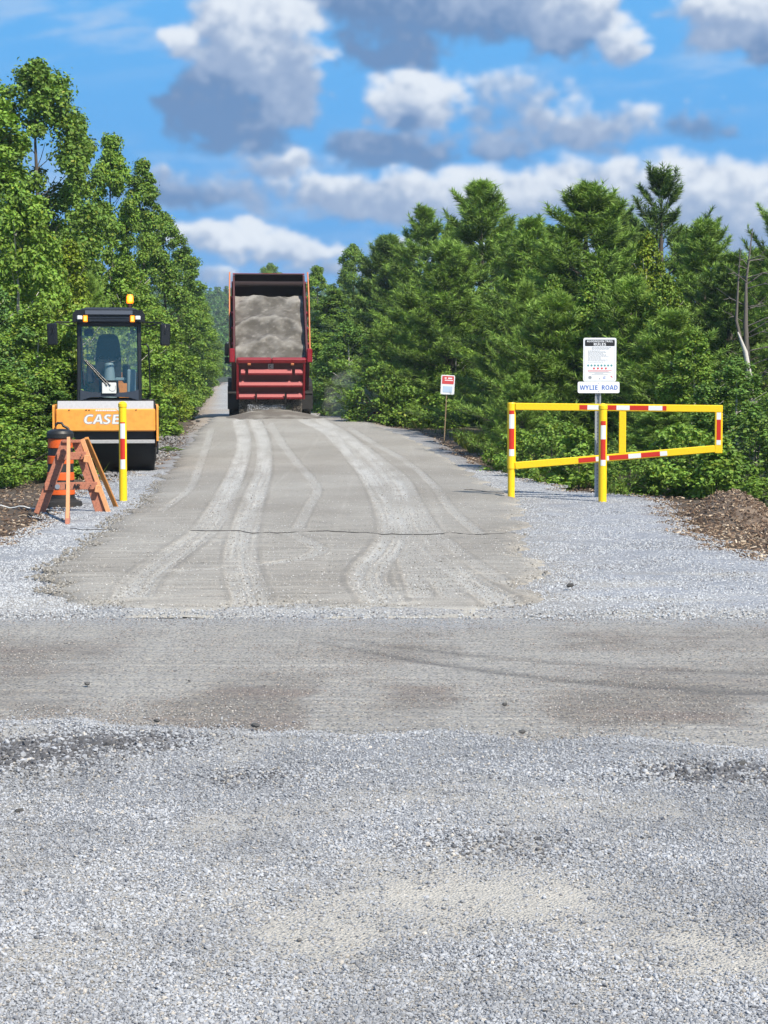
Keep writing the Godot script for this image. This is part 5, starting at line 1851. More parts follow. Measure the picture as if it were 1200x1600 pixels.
	for k in 2:
		b.tube([Vector3(cx + 0.02 - k * 0.06, 1.50 + k * 0.005, zf + 0.085), Vector3(cx - 0.43 - k * 0.02, 1.975 - k * 0.01, zf - 0.03)], [0.013], 6)
	part("wiper_arm", b, M.cab_black, o)
	b = MB.new()
	b.tube([Vector3(cx - 0.455, 1.50, zf + 0.0), Vector3(cx - 0.475, 1.97, zf - 0.04), Vector3(cx - 0.49, 2.40, zf - 0.09)], [0.009], 6)
	part("wiper_blade", b, M.roof_blue, o)
	# interior
	b = MB.new()
	var back := PackedVector2Array([Vector2(-0.235, 1.72), Vector2(-0.24, 2.0), Vector2(-0.21, 2.30), Vector2(-0.17, 2.43), Vector2(-0.10, 2.465), Vector2(0.10, 2.465), Vector2(0.17, 2.43), Vector2(0.21, 2.30), Vector2(0.24, 2.0), Vector2(0.235, 1.72)])
	b.prism(Transform3D(Basis.from_euler(Vector3(0.12, 0, 0)), Vector3(cx - 0.02, 0.0, -2.38)), back, 0.12)
	part("seat_back", b, M.seat_cloth, o)
	b = MB.new()
	b.bx(Vector3(cx - 0.02, 1.70, -2.35), Vector3(0.48, 0.13, 0.48), 0.04)
	part("seat_cushion", b, M.seat_cloth, o)
	b = MB.new()
	b.bx(Vector3(cx - 0.02, 1.45, -2.4), Vector3(0.36, 0.4, 0.36), 0.03)
	part("seat_pedestal", b, M.cab_black, o)
	for s in [-1.0, 1.0]:
		b = MB.new()
		b.bx(Vector3(cx - 0.02 + s * 0.33, 1.72, -2.4), Vector3(0.15, 0.35, 0.55), 0.03)
		part("armrest_console", b, M.seat_cloth, o)
	b = MB.new()
	b.lathe(at(cx - 0.005, 1.27, -1.95), [Vector2(0.14, 0.0), Vector2(0.115, 0.3), Vector2(0.085, 0.62), Vector2(0.07, 0.65), Vector2(0, 0.66)], 14)
	part("steering_column", b, M.console, o)
	b = MB.new()
	var ring := []
	for k in 25:
		var a := TAU * k / 24.0
		ring.append(Vector3(cos(a) * 0.19, 0, sin(a) * 0.19))
	var wt := Transform3D(Basis.from_euler(Vector3(0.35, 0, 0)), Vector3(cx - 0.005, 2.0, -1.97))
	for k in 25:
		ring[k] = wt * ring[k]
	b.tube(ring, [0.016], 6, false)
	for k in 3:
		var a := TAU * k / 3.0 + 0.5
		b.tube([wt * Vector3(0, -0.03, 0), wt * Vector3(cos(a) * 0.19, 0, sin(a) * 0.19)], [0.012], 5)
	part("steering_wheel", b, M.cab_black, o)
	b = MB.new()
	b.bx(Vector3(cx + 0.40, 1.55, -1.95), Vector3(0.16, 0.5, 0.2), 0.02)
	b.bx(Vector3(cx + 0.20, 1.62, -2.02), Vector3(0.2, 0.06, 0.12), 0.02)
	part("side_console", b, M.console, o)
	b = MB.new()
	b.bx(Vector3(cx - 0.37, 2.47, zf - 0.28), Vector3(0.16, 0.13, 0.10), 0.02)
	part("cab_fan", b, M.cab_black, o)
	# lamps
	for s in [-1.0, 1.0]:
		b = MB.new()
		b.bx(Vector3(cx + s * 0.425, 2.715, zf + 0.075), Vector3(0.085, 0.125, 0.05), 0.015)
		part("indicator_lamp", b, M.amber_lamp, o)
		b = MB.new()
		b.bx(Vector3(cx + s * 0.425, 2.715, zf + 0.102), Vector3(0.04, 0.08, 0.01), 0.004)
		part("indicator_bulb_lamp", b, M.amber_core_lamp, o)
		b = MB.new()
		b.bx(Vector3(cx + s * 0.525, 2.735, zf + 0.07), Vector3(0.095, 0.075, 0.05), 0.012)
		part("work_lamp", b, M.plastic_white, o)
		# mirror
		b = MB.new()
		var mx: float = cx + s * 1.02
		b.box(Transform3D(Basis.from_euler(Vector3(0, s * 0.25, -s * 0.03)), Vector3(mx, 2.43, zf + 0.05)), Vector3(0.18, 0.40, 0.08), 0.035)
		var mir := part("mirror", b, M.cab_black, o)
		b = MB.new()
		b.tube([Vector3(cx + s * 0.60, 2.66, zf - 0.1), Vector3(cx + s * 0.95, 2.655, zf + 0.02), Vector3(mx, 2.60, zf + 0.08), Vector3(mx + s * 0.005, 2.45, zf + 0.10)], [0.012], 6)
		b.tube([Vector3(cx + s * 0.60, 2.60, zf - 0.1), Vector3(cx + s * 0.72, 2.59, zf - 0.05), Vector3(cx + s * 0.93, 2.64, zf + 0.02)], [0.010], 6)
		part("mirror_arm", b, M.cab_black, mir)
	b = MB.new()
	b.tube([Vector3(cx + 0.385, 2.90, -2.1), Vector3(cx + 0.385, 3.02, -2.1)], [0.035, 0.05], 12)
	part("beacon_stalk", b, M.cab_black, o)
	b = MB.new()
	b.lathe(at(cx + 0.385, 3.02, -2.1), [Vector2(0, 0), Vector2(0.06, 0.0), Vector2(0.068, 0.03), Vector2(0.066, 0.12), Vector2(0.045, 0.16), Vector2(0, 0.172)], 18)
	part("beacon_lamp", b, M.amber_lamp, o)
	b = MB.new()
	b.lathe(at(cx + 0.392, 3.05, -2.045), [Vector2(0, 0), Vector2(0.032, 0.01), Vector2(0.036, 0.05), Vector2(0.03, 0.1), Vector2(0, 0.11)], 12)
	part("beacon_bulb_lamp", b, M.amber_core_lamp, o)
	var bl := OmniLight3D.new()
	bl.name = "beacon_light"
	bl.light_color = Color(1.0, 0.55, 0.1)
	bl.light_energy = 0.25
	bl.light_size = 0.03
	bl.omni_range = 20.0
	bl.omni_attenuation = 2.0
	bl.shadow_enabled = true
	bl.position = Vector3(cx + 0.385, 3.12, -1.95)
	o.add_child(bl)
	# grab rail on the right
	b = MB.new()
	b.tube([Vector3(cx + 0.60, 2.26, zf - 0.35), Vector3(cx + 0.68, 2.27, zf - 0.3), Vector3(cx + 0.72, 2.20, zf - 0.3), Vector3(cx + 0.745, 1.35, zf - 0.3), Vector3(cx + 0.70, 1.25, zf - 0.3), Vector3(cx + 0.58, 1.24, zf - 0.35)], [0.014], 7)
	part("grab_rail", b, M.cab_black, o)

func lathe_x(x: float, y: float, z: float, prof: Array) -> ArrayMesh:
	var b := MB.new()
	b.lathe(Transform3D(Basis(Vector3(0, 0, 1), Vector3(1, 0, 0), Vector3(0, 1, 0)), Vector3(x, y, z)), prof, 32)
	return b.mesh()

# ------------------------------------------------------------------ the dump truck
func truck() -> void:
	var d := 64.6
	var y0 := curve(RISE, d) + 0.05
	var o := thing("dump_truck", Vector3(-3.58, y0, -d), 0.075, "red dump truck seen from behind with its bed raised, tipping stone dust", "dump truck")
	var th := deg_to_rad(42.0)
	var L := 3.95
	var H := 1.33
	var yb := 0.88
	# bed frame: X across, U along the floor away from us and up, W square to the floor
	var U := Vector3(0, sin(th), -cos(th))
	var W := Vector3(0, cos(th), sin(th))
	var org := Vector3(0, yb, 0)
	var bed := Transform3D(Basis(Vector3.RIGHT, W, -U), org)
	var half := 1.10
	var b := MB.new()
	b.box(bed * at(0, -0.03, -L / 2), Vector3(2 * half, 0.06, L), 0.01)
	part("bed_floor", b, M.truck_inside, o)
	for s in [-1.0, 1.0]:
		b = MB.new()
		b.box(bed * at(s * (half + 0.025), H / 2 - 0.03, -L / 2), Vector3(0.05, H + 0.06, L), 0.01)
		var wall := part("bed_side", b, M.truck_red, o)
		b = MB.new()
		b.box(bed * at(s * (half + 0.03), H + 0.03, -L / 2), Vector3(0.065, 0.06, L + 0.04), 0.015)
		part("top_rail", b, M.truck_rail, wall)
		b = MB.new()
		b.box(bed * at(s * (half + 0.055), H / 2, -0.06), Vector3(0.12, H + 0.12, 0.14), 0.02)
		part("corner_post", b, M.truck_rail, wall)
		for k in 5:
			b = MB.new()
			b.box(bed * at(s * (half + 0.075), H / 2 - 0.02, -0.7 - k * 0.75), Vector3(0.055, H, 0.10), 0.01)
			part("rib", b, M.truck_red, wall)
		# pivot block above the tailgate
		b = MB.new()
		b.bx(W * H + org + Vector3(s * (half + 0.10), 0.06, 0.02), Vector3(0.17, 0.44, 0.2), 0.03)
		part("tailgate_pivot", b, M.truck_red, o)
		# tarp arm
		b = MB.new()
		b.tube([bed * Vector3(s * (half + 0.17), 0.5, -1.0), bed * Vector3(s * (half + 0.17), H + 0.02, -2.9), bed * Vector3(s * (half + 0.16), H + 0.10, -L - 0.1)], [0.024], 7)
		part("tarp_arm", b, M.pole_orange, o)
	b = MB.new()
	b.box(bed * at(0, H / 2 + 0.06, -L + 0.03), Vector3(2 * half, H + 0.16, 0.06), 0.01)
	part("bed_headboard", b, M.truck_inside, o)
	b = MB.new()
	b.box(bed * at(0, H + 0.03, -L - 0.10), Vector3(2 * half + 0.12, 0.03, 0.06), 0.02)
	part("cab_shield", b, M.truck_red, o)
	b = MB.new()
	b.tube([bed * Vector3(-half, H - 0.02, -L + 0.35), bed * Vector3(half, H - 0.02, -L + 0.35)], [0.09], 12)
	part("tarp_roll", b, M.truck_inside, o)
	b = MB.new()
	b.tube([bed * Vector3(-half, H - 0.30, -L + 0.09), bed * Vector3(0, H - 0.24, -L + 0.09), bed * Vector3(half, H - 0.30, -L + 0.09)], [0.018], 6)
	part("headboard_pipe", b, M.pole_orange, o)
	b = MB.new()
	b.box(bed * at(-half - 0.13, 0.7, -2.4), Vector3(0.06, 0.9, 1.6), 0.02)
	part("mud_flap_roll", b, M.rubber, o)
	# tailgate hanging straight down from its pivots
	var zt := (W * H).z + 0.05
	var tg := Node3D.new()
	var plate := MB.new()
	plate.bx(Vector3(0, 1.22, zt), Vector3(2.06, 1.20, 0.04), 0.008)
	tg.free()
	var tail := part("tailgate", plate, M.truck_red_shaded, o)  # plate in the darkened red, its shade put into the colour
	b = MB.new()
	b.bx(Vector3(-0.515, 1.80, zt + 0.05), Vector3(1.07, 0.15, 0.14), 0.03)
	part("top_beam", b, M.truck_red, tail)
	b = MB.new()
	b.bx(Vector3(0.56, 1.80, zt + 0.05), Vector3(1.07, 0.15, 0.14), 0.03)
	part("top_beam", b, M.truck_red, tail)
	for s in [-1.0, 1.0]:
		b = MB.new()
		b.bx(Vector3(s * 1.035, 1.22, zt + 0.045), Vector3(0.075, 1.24, 0.12), 0.015)
		part("side_beam", b, M.truck_red, tail)
	for q in [[1.43, -0.93, -0.79], [1.43, -0.70, 0.66], [1.43, 0.75, 0.99], [1.05, -0.99, 0.99], [0.68, -0.99, -0.48], [0.68, -0.43, 0.45], [0.68, 0.5, 0.99]]:
		b = MB.new()
		# a rib whose upper face slopes outwards
		var prof := PackedVector2Array([Vector2(0, 0.10), Vector2(0.115, 0.0), Vector2(0.115, -0.05), Vector2(0, -0.05)])
		b.prism(Transform3D(Basis(Vector3(0, 0, 1), Vector3(0, 1, 0), Vector3(-1, 0, 0)), Vector3((q[1] + q[2]) / 2, q[0], zt + 0.02)), prof, q[2] - q[1])
		var rib := part("rib", b, M.truck_red, tail)
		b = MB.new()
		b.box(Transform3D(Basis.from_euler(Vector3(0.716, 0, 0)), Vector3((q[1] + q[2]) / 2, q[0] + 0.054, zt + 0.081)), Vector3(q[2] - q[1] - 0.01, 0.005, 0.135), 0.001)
		part("lit_ledge", b, M.truck_red_lit, rib)  # thin paler strip that paints the sunlit slope of the rib
	b = MB.new()
	b.bx(Vector3(0.0, 1.61, zt + 0.03), Vector3(0.17, 0.15, 0.02), 0.004)
	part("number_plate", b, M.grey_paint, tail)
	b = MB.new()
	b.text(at(-0.02, 1.615, zt + 0.042), "C", 0.085, 0.003, true)
	part("plate_mark", b, M.sign_black, tail)
	for s in [-1.0, 1.0]:
		b = MB.new()
		b.bx(Vector3(s * 0.67, 1.71, zt + 0.12), Vector3(0.10, 0.06, 0.03), 0.01)
		part("hinge_tab", b, M.pole_orange, tail)
		b = MB.new()
		b.tube([Vector3(s * 0.455, 0.82, zt + 0.15), Vector3(s * 0.455, 0.52, zt + 0.13)], [0.02], 6)
		part("latch_chain", b, M.chassis, tail)
	# it has swung open at the bottom under the load
	var hinge := Transform3D(Basis.IDENTITY, Vector3(0, 1.88, zt))
	tail.transform = hinge * Transform3D(Basis(Vector3.RIGHT, 0.42), Vector3.ZERO) * Transform3D(Basis.from_scale(Vector3(1, 1.09, 1)), Vector3.ZERO) * hinge.affine_inverse()
	# chassis, axles, wheels
	b = MB.new()
	for s in [-1.0, 1.0]:
		b.bx(Vector3(s * 0.42, 0.72, -3.6), Vector3(0.10, 0.28, 7.4), 0.01)
	b.bx(Vector3(0, 0.72, 0.05), Vector3(0.94, 0.25, 0.1), 0.01)
	part("frame_rails", b, M.chassis, o)
	b = MB.new()
	b.bx(Vector3(0, 0.66, 0.16), Vector3(2.0, 0.12, 0.08), 0.01)
	part("rear_apron", b, M.rubber, o)
	b = MB.new()
	b.tube([Vector3(0, 0.8, -2.4), Vector3(0, 2.7, -2.75)], [0.11, 0.08], 12)
	part("hoist_cylinder", b, M.galvanized, o)
	for z in [-0.75, -2.1]:
		b = MB.new()
		b.tube([Vector3(-1.0, 0.53, z), Vector3(1.0, 0.53, z)], [0.13], 12)
		b.lathe(Transform3D(Basis.IDENTITY, Vector3(0, 0.36, z)), [Vector2(0, 0), Vector2(0.2, 0.05), Vector2(0.24, 0.17), Vector2(0.2, 0.3), Vector2(0, 0.34)], 14)
		part("axle", b, M.chassis, o)
	var tyre_prof := [Vector2(0.0, -0.05), Vector2(0.28, -0.06), Vector2(0.33, -0.12), Vector2(0.47, -0.135), Vector2(0.53, -0.10), Vector2(0.53, 0.10), Vector2(0.47, 0.135), Vector2(0.33, 0.12), Vector2(0.28, 0.06), Vector2(0.0, 0.05)]
	for q in [[0.86, -0.75], [1.16, -0.75], [0.86, -2.1], [1.16, -2.1], [1.06, -6.3]]:
		for s in [-1.0, 1.0]:
			var w := obj("wheel", lathe_x(s * q[0], 0.53, q[1], tyre_prof), M.rubber, o)
			var tread := MB.new()
			for k in 28:
				var a := TAU * k / 28.0
				for e in [-1.0, 1.0]:
					tread.box(Transform3D(Basis.from_euler(Vector3(-a - e * 0.05, 0, 0)), Vector3(s * q[0], 0.53, q[1])) * at(e * 0.06, 0.53, 0), Vector3(0.09, 0.035, 0.07), 0.006)
			part("tread", tread, M.rubber, w)
			var rim := MB.new()
			rim.tube([Vector3(s * (q[0] + 0.04), 0.53, q[1]), Vector3(s * (q[0] + 0.075), 0.53, q[1])], [0.27], 18)
			part("rim", rim, M.grey_paint, w)
	for s in [-1.0, 1.0]:
		b = MB.new()
		b.bx(Vector3(s * 1.06, 0.62, -0.02), Vector3(0.56, 0.72, 0.02), 0.004)
		part("mud_flap", b, M.rubber, o)
		b = MB.new()
		var fp := PackedVector2Array()
		for k in 9:
			var a := PI * k / 8.0
			fp.append(Vector2(-1.42 + cos(a) * 1.45, 0.75 + sin(a) * 0.5))
		for k in 9:
			var a := PI - PI * k / 8.0
			fp.append(Vector2(-1.42 + cos(a) * 1.41, 0.75 + sin(a) * 0.46))
		b.prism(Transform3D(Basis(Vector3(0, 0, 1), Vector3(0, 1, 0), Vector3(-1, 0, 0)), Vector3(s * 1.05, 0, 0)), fp, 0.56)
		part("fender", b, M.rubber, o)
	b = MB.new()
	b.bx(Vector3(-1.2, 0.98, 0.02), Vector3(0.24, 0.045, 0.05), 0.01)
	# cab
	b = MB.new()
	b.prism(Transform3D(Basis(Vector3(0, 0, 1), Vector3(0, 1, 0), Vector3(-1, 0, 0)), Vector3.ZERO), PackedVector2Array([Vector2(-4.6, 0.8), Vector2(-4.6, 2.75), Vector2(-5.5, 2.8), Vector2(-5.85, 1.95), Vector2(-7.2, 1.75), Vector2(-7.3, 0.8)]), 2.1)
	var cab := part("cab", b, M.truck_red, o)
	b = MB.new()
	b.bx(Vector3(0, 2.3, -4.59), Vector3(1.4, 0.6, 0.02), 0.004)
	part("rear_window", b, M.cab_black, cab)
	b = MB.new()
	b.box(Transform3D(Basis.from_euler(Vector3(0.38, 0, 0)), Vector3(0, 2.36, -5.69)), Vector3(1.8, 0.75, 0.02), 0.004)
	part("windscreen", b, M.cab_black, cab)
	b = MB.new()
	b.bx(Vector3(0, 0.65, -7.38), Vector3(2.4, 0.35, 0.15), 0.04)
	part("bumper", b, M.galvanized, o)
	for s in [-1.0, 1.0]:
		b = MB.new()
		b.bx(Vector3(s * 1.34, 2.22, -5.5), Vector3(0.2, 0.42, 0.10), 0.03)
		b.bx(Vector3(s * 1.34, 1.86, -5.5), Vector3(0.2, 0.22, 0.10), 0.03)
		var mir := part("mirror", b, M.cab_black, o)
		b = MB.new()
		b.tube([Vector3(s * 1.05, 2.5, -5.6), Vector3(s * 1.34, 2.46, -5.52), Vector3(s * 1.34, 1.75, -5.52), Vector3(s * 1.05, 1.7, -5.6)], [0.015], 6)
		part("mirror_arm", b, M.galvanized, mir)
	b = MB.new()
	b.bx(Vector3(-1.25, 1.68, -5.3), Vector3(0.22, 0.05, 0.06), 0.01)
	part("grab_step", b, M.plastic_white, o)

	# the load, sliding down inside the raised bed
	var tr := Transform3D(Basis(Vector3.UP, 0.075), Vector3(-3.58, y0, -d))
	var nr := 120
	var nc := 44
	var v := PackedVector3Array()
	var c := PackedColorArray()
	for i in nr:
		var s := i / float(nr - 1)
		for j in nc:
			var x := lerpf(-half + 0.012, half - 0.012, j / float(nc - 1))
			var along := s * 3.55
			var hh := 1.12 + 0.06 * cos(x / half * 1.5) - 0.10 * smoothstep(0.55, 1.0, s)
			# slumped terraces, arched across the bed
			var arch := along + 0.62 * (x / half) * (x / half)
			var ph := arch * 0.90 + en.get_noise_2d(x * 1.2, along) * 0.35 + 0.35
			hh += (pow(0.5 + 0.5 * sin(ph * TAU), 1.6) - 0.4) * 0.10
			hh += en.get_noise_2d(x * 1.6 + 5.0, along * 1.6) * 0.05
			hh = minf(hh, 1.27)
			hh *= 1.0 - smoothstep(0.93, 1.0, s + 0.06 * cos(x * 1.4) - 0.03)
			hh = maxf(hh, 0.02)
			v.append(tr * (bed * Vector3(x, hh, -along - 0.02)))
			var n := en.get_noise_2d(x * 2.0, along * 2.0)
			c.append(Color(0.098, 0.089, 0.078).lerp(Color(0.30, 0.285, 0.26), clampf(0.12 + n * 0.5 + smoothstep(3.25, 3.5, arch + n * 0.3) * 0.9 + pow(0.5 + 0.5 * sin(ph * TAU), 7.0) * 0.5 + maxf(0.0, fn.get_noise_2d(x * 5.0, along * 5.0) - 0.25) * 1.2, 0, 1)))
	var heaped := grid("dust_load", v, c, nr, nc, M.sand)
	heaped.remove_meta("kind")
	tag(heaped, "grey brown stone dust heaped in the raised truck bed", "stone dust", "heaps of stone dust at the truck")
	# the heap that grows under the tailgate
	v = PackedVector3Array()
	c = PackedColorArray()
	for i in 40:
		for j in 70:
			var x := lerpf(-1.75, 1.75, j / 69.0)
			var z := lerpf(-0.1, 2.6, i / 39.0)
			var q := maxf(0.0, 1.0 - pow(absf(x - 0.1) / 1.65, 1.6))
			var hh := 0.28 * q * smoothstep(2.5, 0.9, z) * smoothstep(-0.1, 0.6, z)
			hh += en.get_noise_2d(x * 2.5, z * 2.5) * 0.035 * q - 0.02
			v.append(tr * Vector3(x, hh, z))
			c.append(Color(0.15, 0.137, 0.12).lerp(Color(0.40, 0.385, 0.355), clampf(en.get_noise_2d(x * 1.5 + 4.0, z * 1.5) * 0.7 + 0.05 + 0.8 * exp(-pow((z - 0.75 - absf(x) * 0.15) / 0.12, 2.0)), 0, 1)))
	var heap := grid("dust_heap", v, c, 40, 70, M.sand)
	heap.remove_meta("kind")
	tag(heap, "low fresh heap of stone dust on the trail under the truck's tailgate", "stone dust", "heaps of stone dust at the truck")
	# a curtain of falling dust between bed and heap
	var where := []
	var tints := PackedColorArray()
	for i in 9000:
		var x := rng.randf_range(-1.0, 1.0) * 0.98
		var yy := pow(rng.randf(), 0.8) * 0.66
		var p := tr * Vector3(x, 0.1 + yy, 0.20 + clampf(rng.randfn(0.0, 0.07), -0.12, 0.1) + 0.05 * sin(x * 9.0))
		where.append(tumbled(p, rng.randf_range(0.006, 0.022), 1.0))
		tints.append(Color(0.20, 0.18, 0.155) * rng.randf_range(0.5, 1.4))
	scatter("falling_stone_dust", lumps(12), M.stone, where, tints)
	var fm := FogMaterial.new()
	fm.resource_name = "dust"
	fm.density = 0.13
	fm.albedo = Color(0.99, 0.985, 0.975)
	for q in [[2.7, 0.7, -0.6, 2.0, 1.7, 2.6, "thin dust rising over the bushes right of the truck"], [3.0, 0.35, 0.2, 2.8, 1.2, 2.6, "thin dust creeping along the right edge of the trail"]]:
		var f := FogVolume.new()
		f.name = numbered("dust_cloud")
		f.shape = RenderingServer.FOG_VOLUME_SHAPE_ELLIPSOID
		f.size = Vector3(q[3], q[4], q[5])
		f.material = fm
		f.position = tr * Vector3(q[0], q[1], q[2])
		add_child(f, true)
		tag(f, q[6], "dust", "dust drifting at the tailgate")

# ------------------------------------------------------------------ small things
func litter() -> void:
	# bark and chip mulch beside the gravel
	var chip := MB.new()
	chip.bx(Vector3.ZERO, Vector3(1.0, 0.22, 0.42), 0.06)
	var cm := chip.mesh()
	var where := []
	var tints := PackedColorArray()
	for i in 15000:
		var side := -1.0 if rng.randf() < 0.45 else 1.0
		var d := 1.0 / lerpf(1.0 / 14.5, 1.0 / 60.0, rng.randf())
		var edge := gravel_edge(GRAVEL_L, d, -1.0) if side < 0 else gravel_edge(GRAVEL_R, d, 1.0)
		var x := edge + side * (pow(rng.randf(), 1.3) * 1.7 - 0.22)
		if absf(x) > d * 0.24:
			continue
		var s := rng.randf_range(0.02, 0.055)
		var on := absf(x) < absf(edge)
		where.append(tumbled(Vector3(x, lie(x, -d) - 0.06 + (0.09 if on else 0.02) + s * 0.1, -d), s, 0.35))
		tints.append(mulch_tint())
	scatter("bark_mulch", cm, M.stone, where, tints)
	# the dirt pile at the right
	var g := rng
	var v := PackedVector3Array()
	var c := PackedColorArray()
	for i in 46:
		for j in 56:
			var a := TAU * j / 55.0
			var rr := i / 45.0
			var rx := 0.62
			var rz := 1.4
			var hh := 0.30 * pow(maxf(0.0, cos(rr * PI * 0.5)), 1.25)
			var x := cos(a) * rr * rx
			var z := sin(a) * rr * rz
			hh += en.get_noise_2d(x * 4.0, z * 4.0 + 9.0) * 0.09 * (1.0 - rr) + en.get_noise_2d(x * 11.0, z * 11.0) * 0.025
			v.append(Vector3(4.08 + x, 0.0 + hh - 0.03 - rr * rr * 0.05, -24.0 + z))
			var e := en.get_noise_2d(x * 6.0, z * 6.0)
			c.append(Color(0.14, 0.10, 0.072).lerp(Color(0.26, 0.195, 0.145), clampf(e + 0.45, 0, 1)))
	var pile := grid("dirt_pile", v, c, 46, 56, M.earth)
	pile.remove_meta("kind")
	tag(pile, "mound of dark brown dirt and bark beside the gravel at the right edge", "dirt pile")
	where = []
	tints = PackedColorArray()
	for i in 2600:
		var a := rng.randf() * TAU
		var rr := sqrt(rng.randf())
		var x := cos(a) * rr * 0.62
		var z := sin(a) * rr * 1.4
		var hh := 0.30 * pow(maxf(0.0, cos(rr * PI * 0.5)), 1.25) - rr * rr * 0.05
		hh += en.get_noise_2d(x * 4.0, z * 4.0 + 9.0) * 0.09 * (1.0 - rr)
		where.append(tumbled(Vector3(4.08 + x, hh - 0.015, -24.0 + z), rng.randf_range(0.015, 0.045), 0.6))
		var t := mulch_tint()
		tints.append(Color(t.r * 1.0, t.g * 0.97, t.b * 0.95))
	for i in 2200:
		var x := rng.randf_range(2.95, 5.2)
		var d := rng.randf_range(16.5, 22.5)
		if x < curve(GRAVEL_R, d) - 0.35 * rng.randf():
			continue
		where.append(tumbled(Vector3(x, 0.0, -d), rng.randf_range(0.02, 0.05), 0.4))
		tints.append(mulch_tint() * 1.3)
	scatter("dirt_clods", cm, M.stone, where, tints)
	# dark rubble right of the roller
	where = []
	tints = PackedColorArray()
	for i in 1500:
		var d := rng.randf_range(34.0, 52.0)
		var x := gravel_edge(GRAVEL_L, d, -1.0) + rng.randf_range(-0.9, 0.15)
		where.append(tumbled(Vector3(x, lie(x, -d) + 0.01, -d), rng.randf_range(0.02, 0.05), 0.5))
		tints.append(Color(0.15, 0.145, 0.145) * rng.randf_range(0.5, 1.9))
	scatter("dark_rubble", lumps(15), M.stone, where, tints)
	# grass below the notice
	var gv := PackedVector3Array()
	var gc := PackedColorArray()
	for i in 1500:
		var d := rng.randf_range(45.0, 50.5)
		var x := curve(GRAVEL_R, d) + 0.3 + rng.randf() * 0.9
		var p := Vector3(x, lie(x, -d) - 0.05, -d)
		var l := rng.randf_range(0.15, 0.42)
		var lean := Vector3(rng.randfn(0, 0.25), 1, rng.randfn(0, 0.25)) * l
		var w := Vector3(rng.randf_range(-1, 1), 0, rng.randf_range(-1, 1)).normalized() * 0.008
		gv.append(p - w); gv.append(p + w); gv.append(p + lean)
		var k := rng.randf_range(0.7, 1.3)
		var col := Color(0.16 * k, 0.19 * k, 0.03 * k)
		for q in 3:
			gc.append(col)
	var gm := obj("grass", raw_mesh(gv, gc), M.leaf)
	tag(gm, "yellow green grass tuft at the foot of the red and white notice", "grass", "", "stuff")
	# weeds and grass along both verges
	gv = PackedVector3Array()
	gc = PackedColorArray()
	for i in 9000:
		var d := 1.0 / lerpf(1.0 / 27.0, 1.0 / 120.0, rng.randf())
		var side := -1.0 if rng.randf() < 0.5 else 1.0
		var edge := gravel_edge(GRAVEL_L, d, -1.0) if side < 0 else gravel_edge(GRAVEL_R, d, 1.0)
		var x := edge + side * (0.45 + absf(rng.randfn(0.0, 0.55)))
		if en.get_noise_2d(x * 0.6, d * 0.5 + 33.0) < -0.05 or (side < 0 and d < 34.0 and x > -6.2):
			continue
		var p := Vector3(x, lie(x, -d) - 0.06, -d)
		var l := rng.randf_range(0.08, 0.34)
		var lean := Vector3(rng.randfn(0, 0.35), 1, rng.randfn(0, 0.35)) * l
		var w := Vector3(rng.randf_range(-1, 1), 0, rng.randf_range(-1, 1)).normalized() * 0.009
		gv.append(p - w); gv.append(p + w); gv.append(p + lean)
		var k := rng.randf_range(0.6, 1.3)
		var col := Color(0.13 * k, 0.19 * k, 0.035 * k) if rng.randf() < 0.8 else Color(0.26 * k, 0.22 * k, 0.09 * k)
		for q in 3:
			gc.append(col)
	tag(obj("verge_weeds", raw_mesh(gv, gc), M.leaf), "low weeds and grass blades along both verges of the trail", "weeds", "", "stuff")
	# a withered rust coloured plant on the right verge
	var dd := 61.0
	var px := (577.0 - 600.0) / 3200.0 * dd
	var wp := thing("withered_plant", Vector3(px, lie(px, -dd) - 0.05, -dd), 0.0, "withered rust brown plant at the edge of the right verge near the truck", "plant")
	var lv := PackedVector3Array()
	var lc := PackedColorArray()
	for i in 420:
		var p := Vector3(rng.randfn(0, 0.28), absf(rng.randfn(0.12, 0.22)), rng.randfn(0, 0.2))
		if i > 250:
			p = Vector3(rng.randfn(-0.35, 0.12), absf(rng.randfn(0.4, 0.2)), rng.randfn(0, 0.1))
		var ax := rnd_dir(rng) * 0.055
		var sd := ax.cross(rnd_dir(rng)).normalized() * 0.025
		lv.append(p - ax); lv.append(p + sd); lv.append(p + ax)
		lv.append(p - ax); lv.append(p + ax); lv.append(p - sd)
		var col := Color(0.22, 0.065, 0.035) * rng.randf_range(0.6, 1.4)
		for q in 6:
			lc.append(col)
	tag(obj("leaves", raw_mesh(lv, lc), M.dry, wp), "", "", "", "stuff")
	var sb := MB.new()
	for i in 7:
		sb.tube([Vector3(rng.randfn(0, 0.06), 0, 0), Vector3(rng.randfn(-0.15, 0.2), rng.randf_range(0.25, 0.55), 0)], [0.01, 0.004], 4)
	part("stems", sb, M.bark, wp)
	# thin white cord lying over the left bank
	var cb := MB.new()
	var cp := []
	for i in 26:
		var x := lerpf(-5.6, -4.15, i / 25.0)
		cp.append(Vector3(x, lie(x, -24.9) + 0.05 + 0.015 * sin(i * 1.3), -24.9 - 0.05 * sin(i * 0.5)))
	cb.tube(cp, [0.007], 5)
	tag(part("cord", cb, M.plastic_white, null), "thin white cord lying across the bark left of the sawhorse", "cord")
	# a pale broken branch on the bark strip
	var lb := MB.new()
	lb.tube([Vector3(0, 0, 0), Vector3(0.25, 0.05, 0.02), Vector3(0.62, 0.03, 0.05)], [0.045, 0.04, 0.03], 7)
	var lg := part("branch", lb, M.wood_pale, null)
	lg.position = Vector3(2.05, lie(2.05, -46.0) + 0.03, -46.0)
	tag(lg, "pale broken branch on the bark strip below the young pines", "branch")
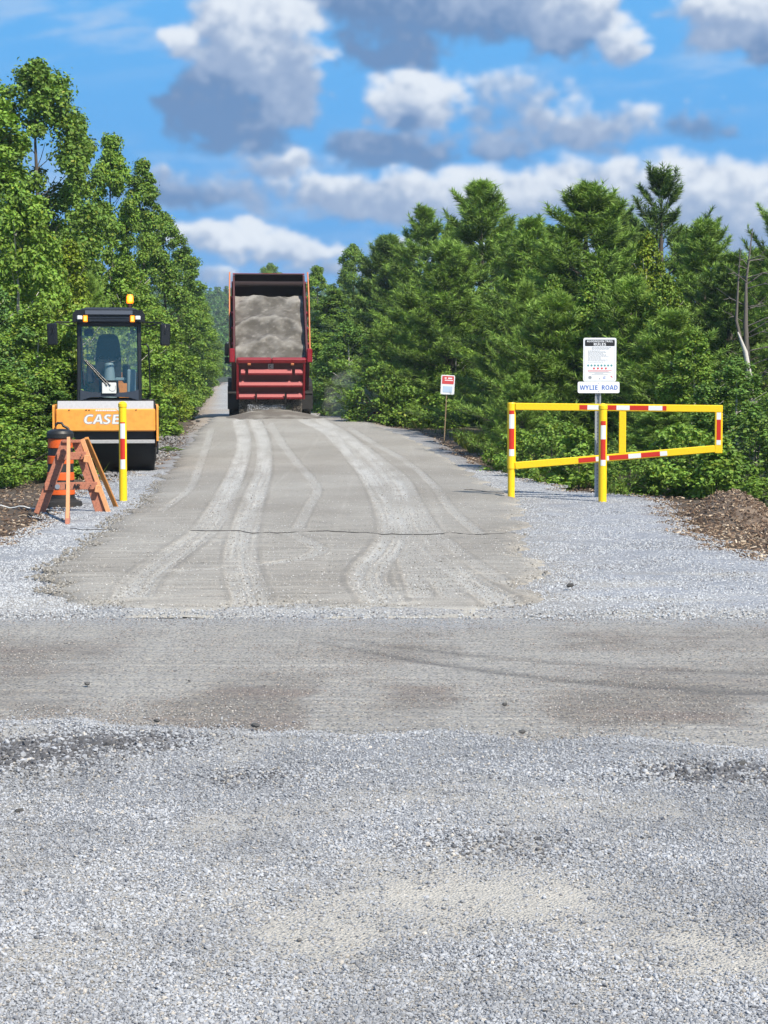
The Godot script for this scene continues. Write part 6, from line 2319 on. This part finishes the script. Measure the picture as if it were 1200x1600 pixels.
	# single stones and lumps one can point at: x, distance, size, tone, label
	for q in [
		[1.37, 15.0, 0.052, 0.04, "black lump of asphalt alone on the gravel right of the trail"],
		[-1.52, 10.42, 0.034, 0.09, "dark clod on the paved road near the left edge"],
		[-1.01, 10.55, 0.016, 0.08, "small dark pebble on the paved road, centre left"],
		[-1.29, 7.16, 0.030, 0.05, "black stone lying in the grey gravel near the left edge"],
		[-0.57, 8.98, 0.036, 0.06, "black lump at the front edge of the paved road, left of the middle"],
		[-1.02, 9.12, 0.030, 0.06, "black lump at the front edge of the paved road, far left"],
		[0.60, 8.82, 0.030, 0.07, "dark lump on the gravel edge right of the middle"],
		[1.42, 8.05, 0.040, 0.06, "black lump in the gravel near the right edge"],
		[0.58, 9.75, 0.026, 0.06, "dark stone alone on a dusty wheel band of the paved road"],
		[-0.01, 5.05, 0.022, 0.12, "larger grey brown stone on the sandy patch at the bottom"],
		[-0.29, 6.32, 0.020, 0.10, "dark stone in the middle of the gravel"],
		[-0.23, 5.5, 0.014, 0.12, "small dark stone on the sandy patch left of the middle"],
		[-1.02, 15.2, 0.022, 0.06, "small dark clod on the left wheel track near the paved road"],
		[-5.45, 60.0, 0.11, 0.06, "dark clod on the trail left of the truck's heap"],
	]:
		var o := obj("stone", lumps(int(q[1] * 100.0), 0.7), M.stone)
		var m: StandardMaterial3D = M.stone.duplicate()
		m.albedo_color = lin(q[3], q[3] * 0.97, q[3] * 0.93)
		m.vertex_color_use_as_albedo = false
		o.material_override = m
		o.scale = Vector3(1.0, 0.75, 0.9) * q[2] * 0.72
		o.rotation.y = q[0] * 7.0
		var yy := curve(RISE, q[1]) + (0.035 if q[1] < 9.2 else (0.01 if q[1] < 13.4 else 0.06))
		o.position = Vector3(q[0], yy + q[2] * 0.25, -q[1])
		tag(o, q[4], "stone")

func mulch_tint() -> Color:
	var k := rng.randf()
	if k < 0.62:
		return Color(0.105, 0.066, 0.042) * rng.randf_range(0.5, 1.5)
	if k < 0.86:
		return Color(0.24, 0.17, 0.11) * rng.randf_range(0.7, 1.3)
	return Color(0.46, 0.37, 0.27) * rng.randf_range(0.7, 1.2)
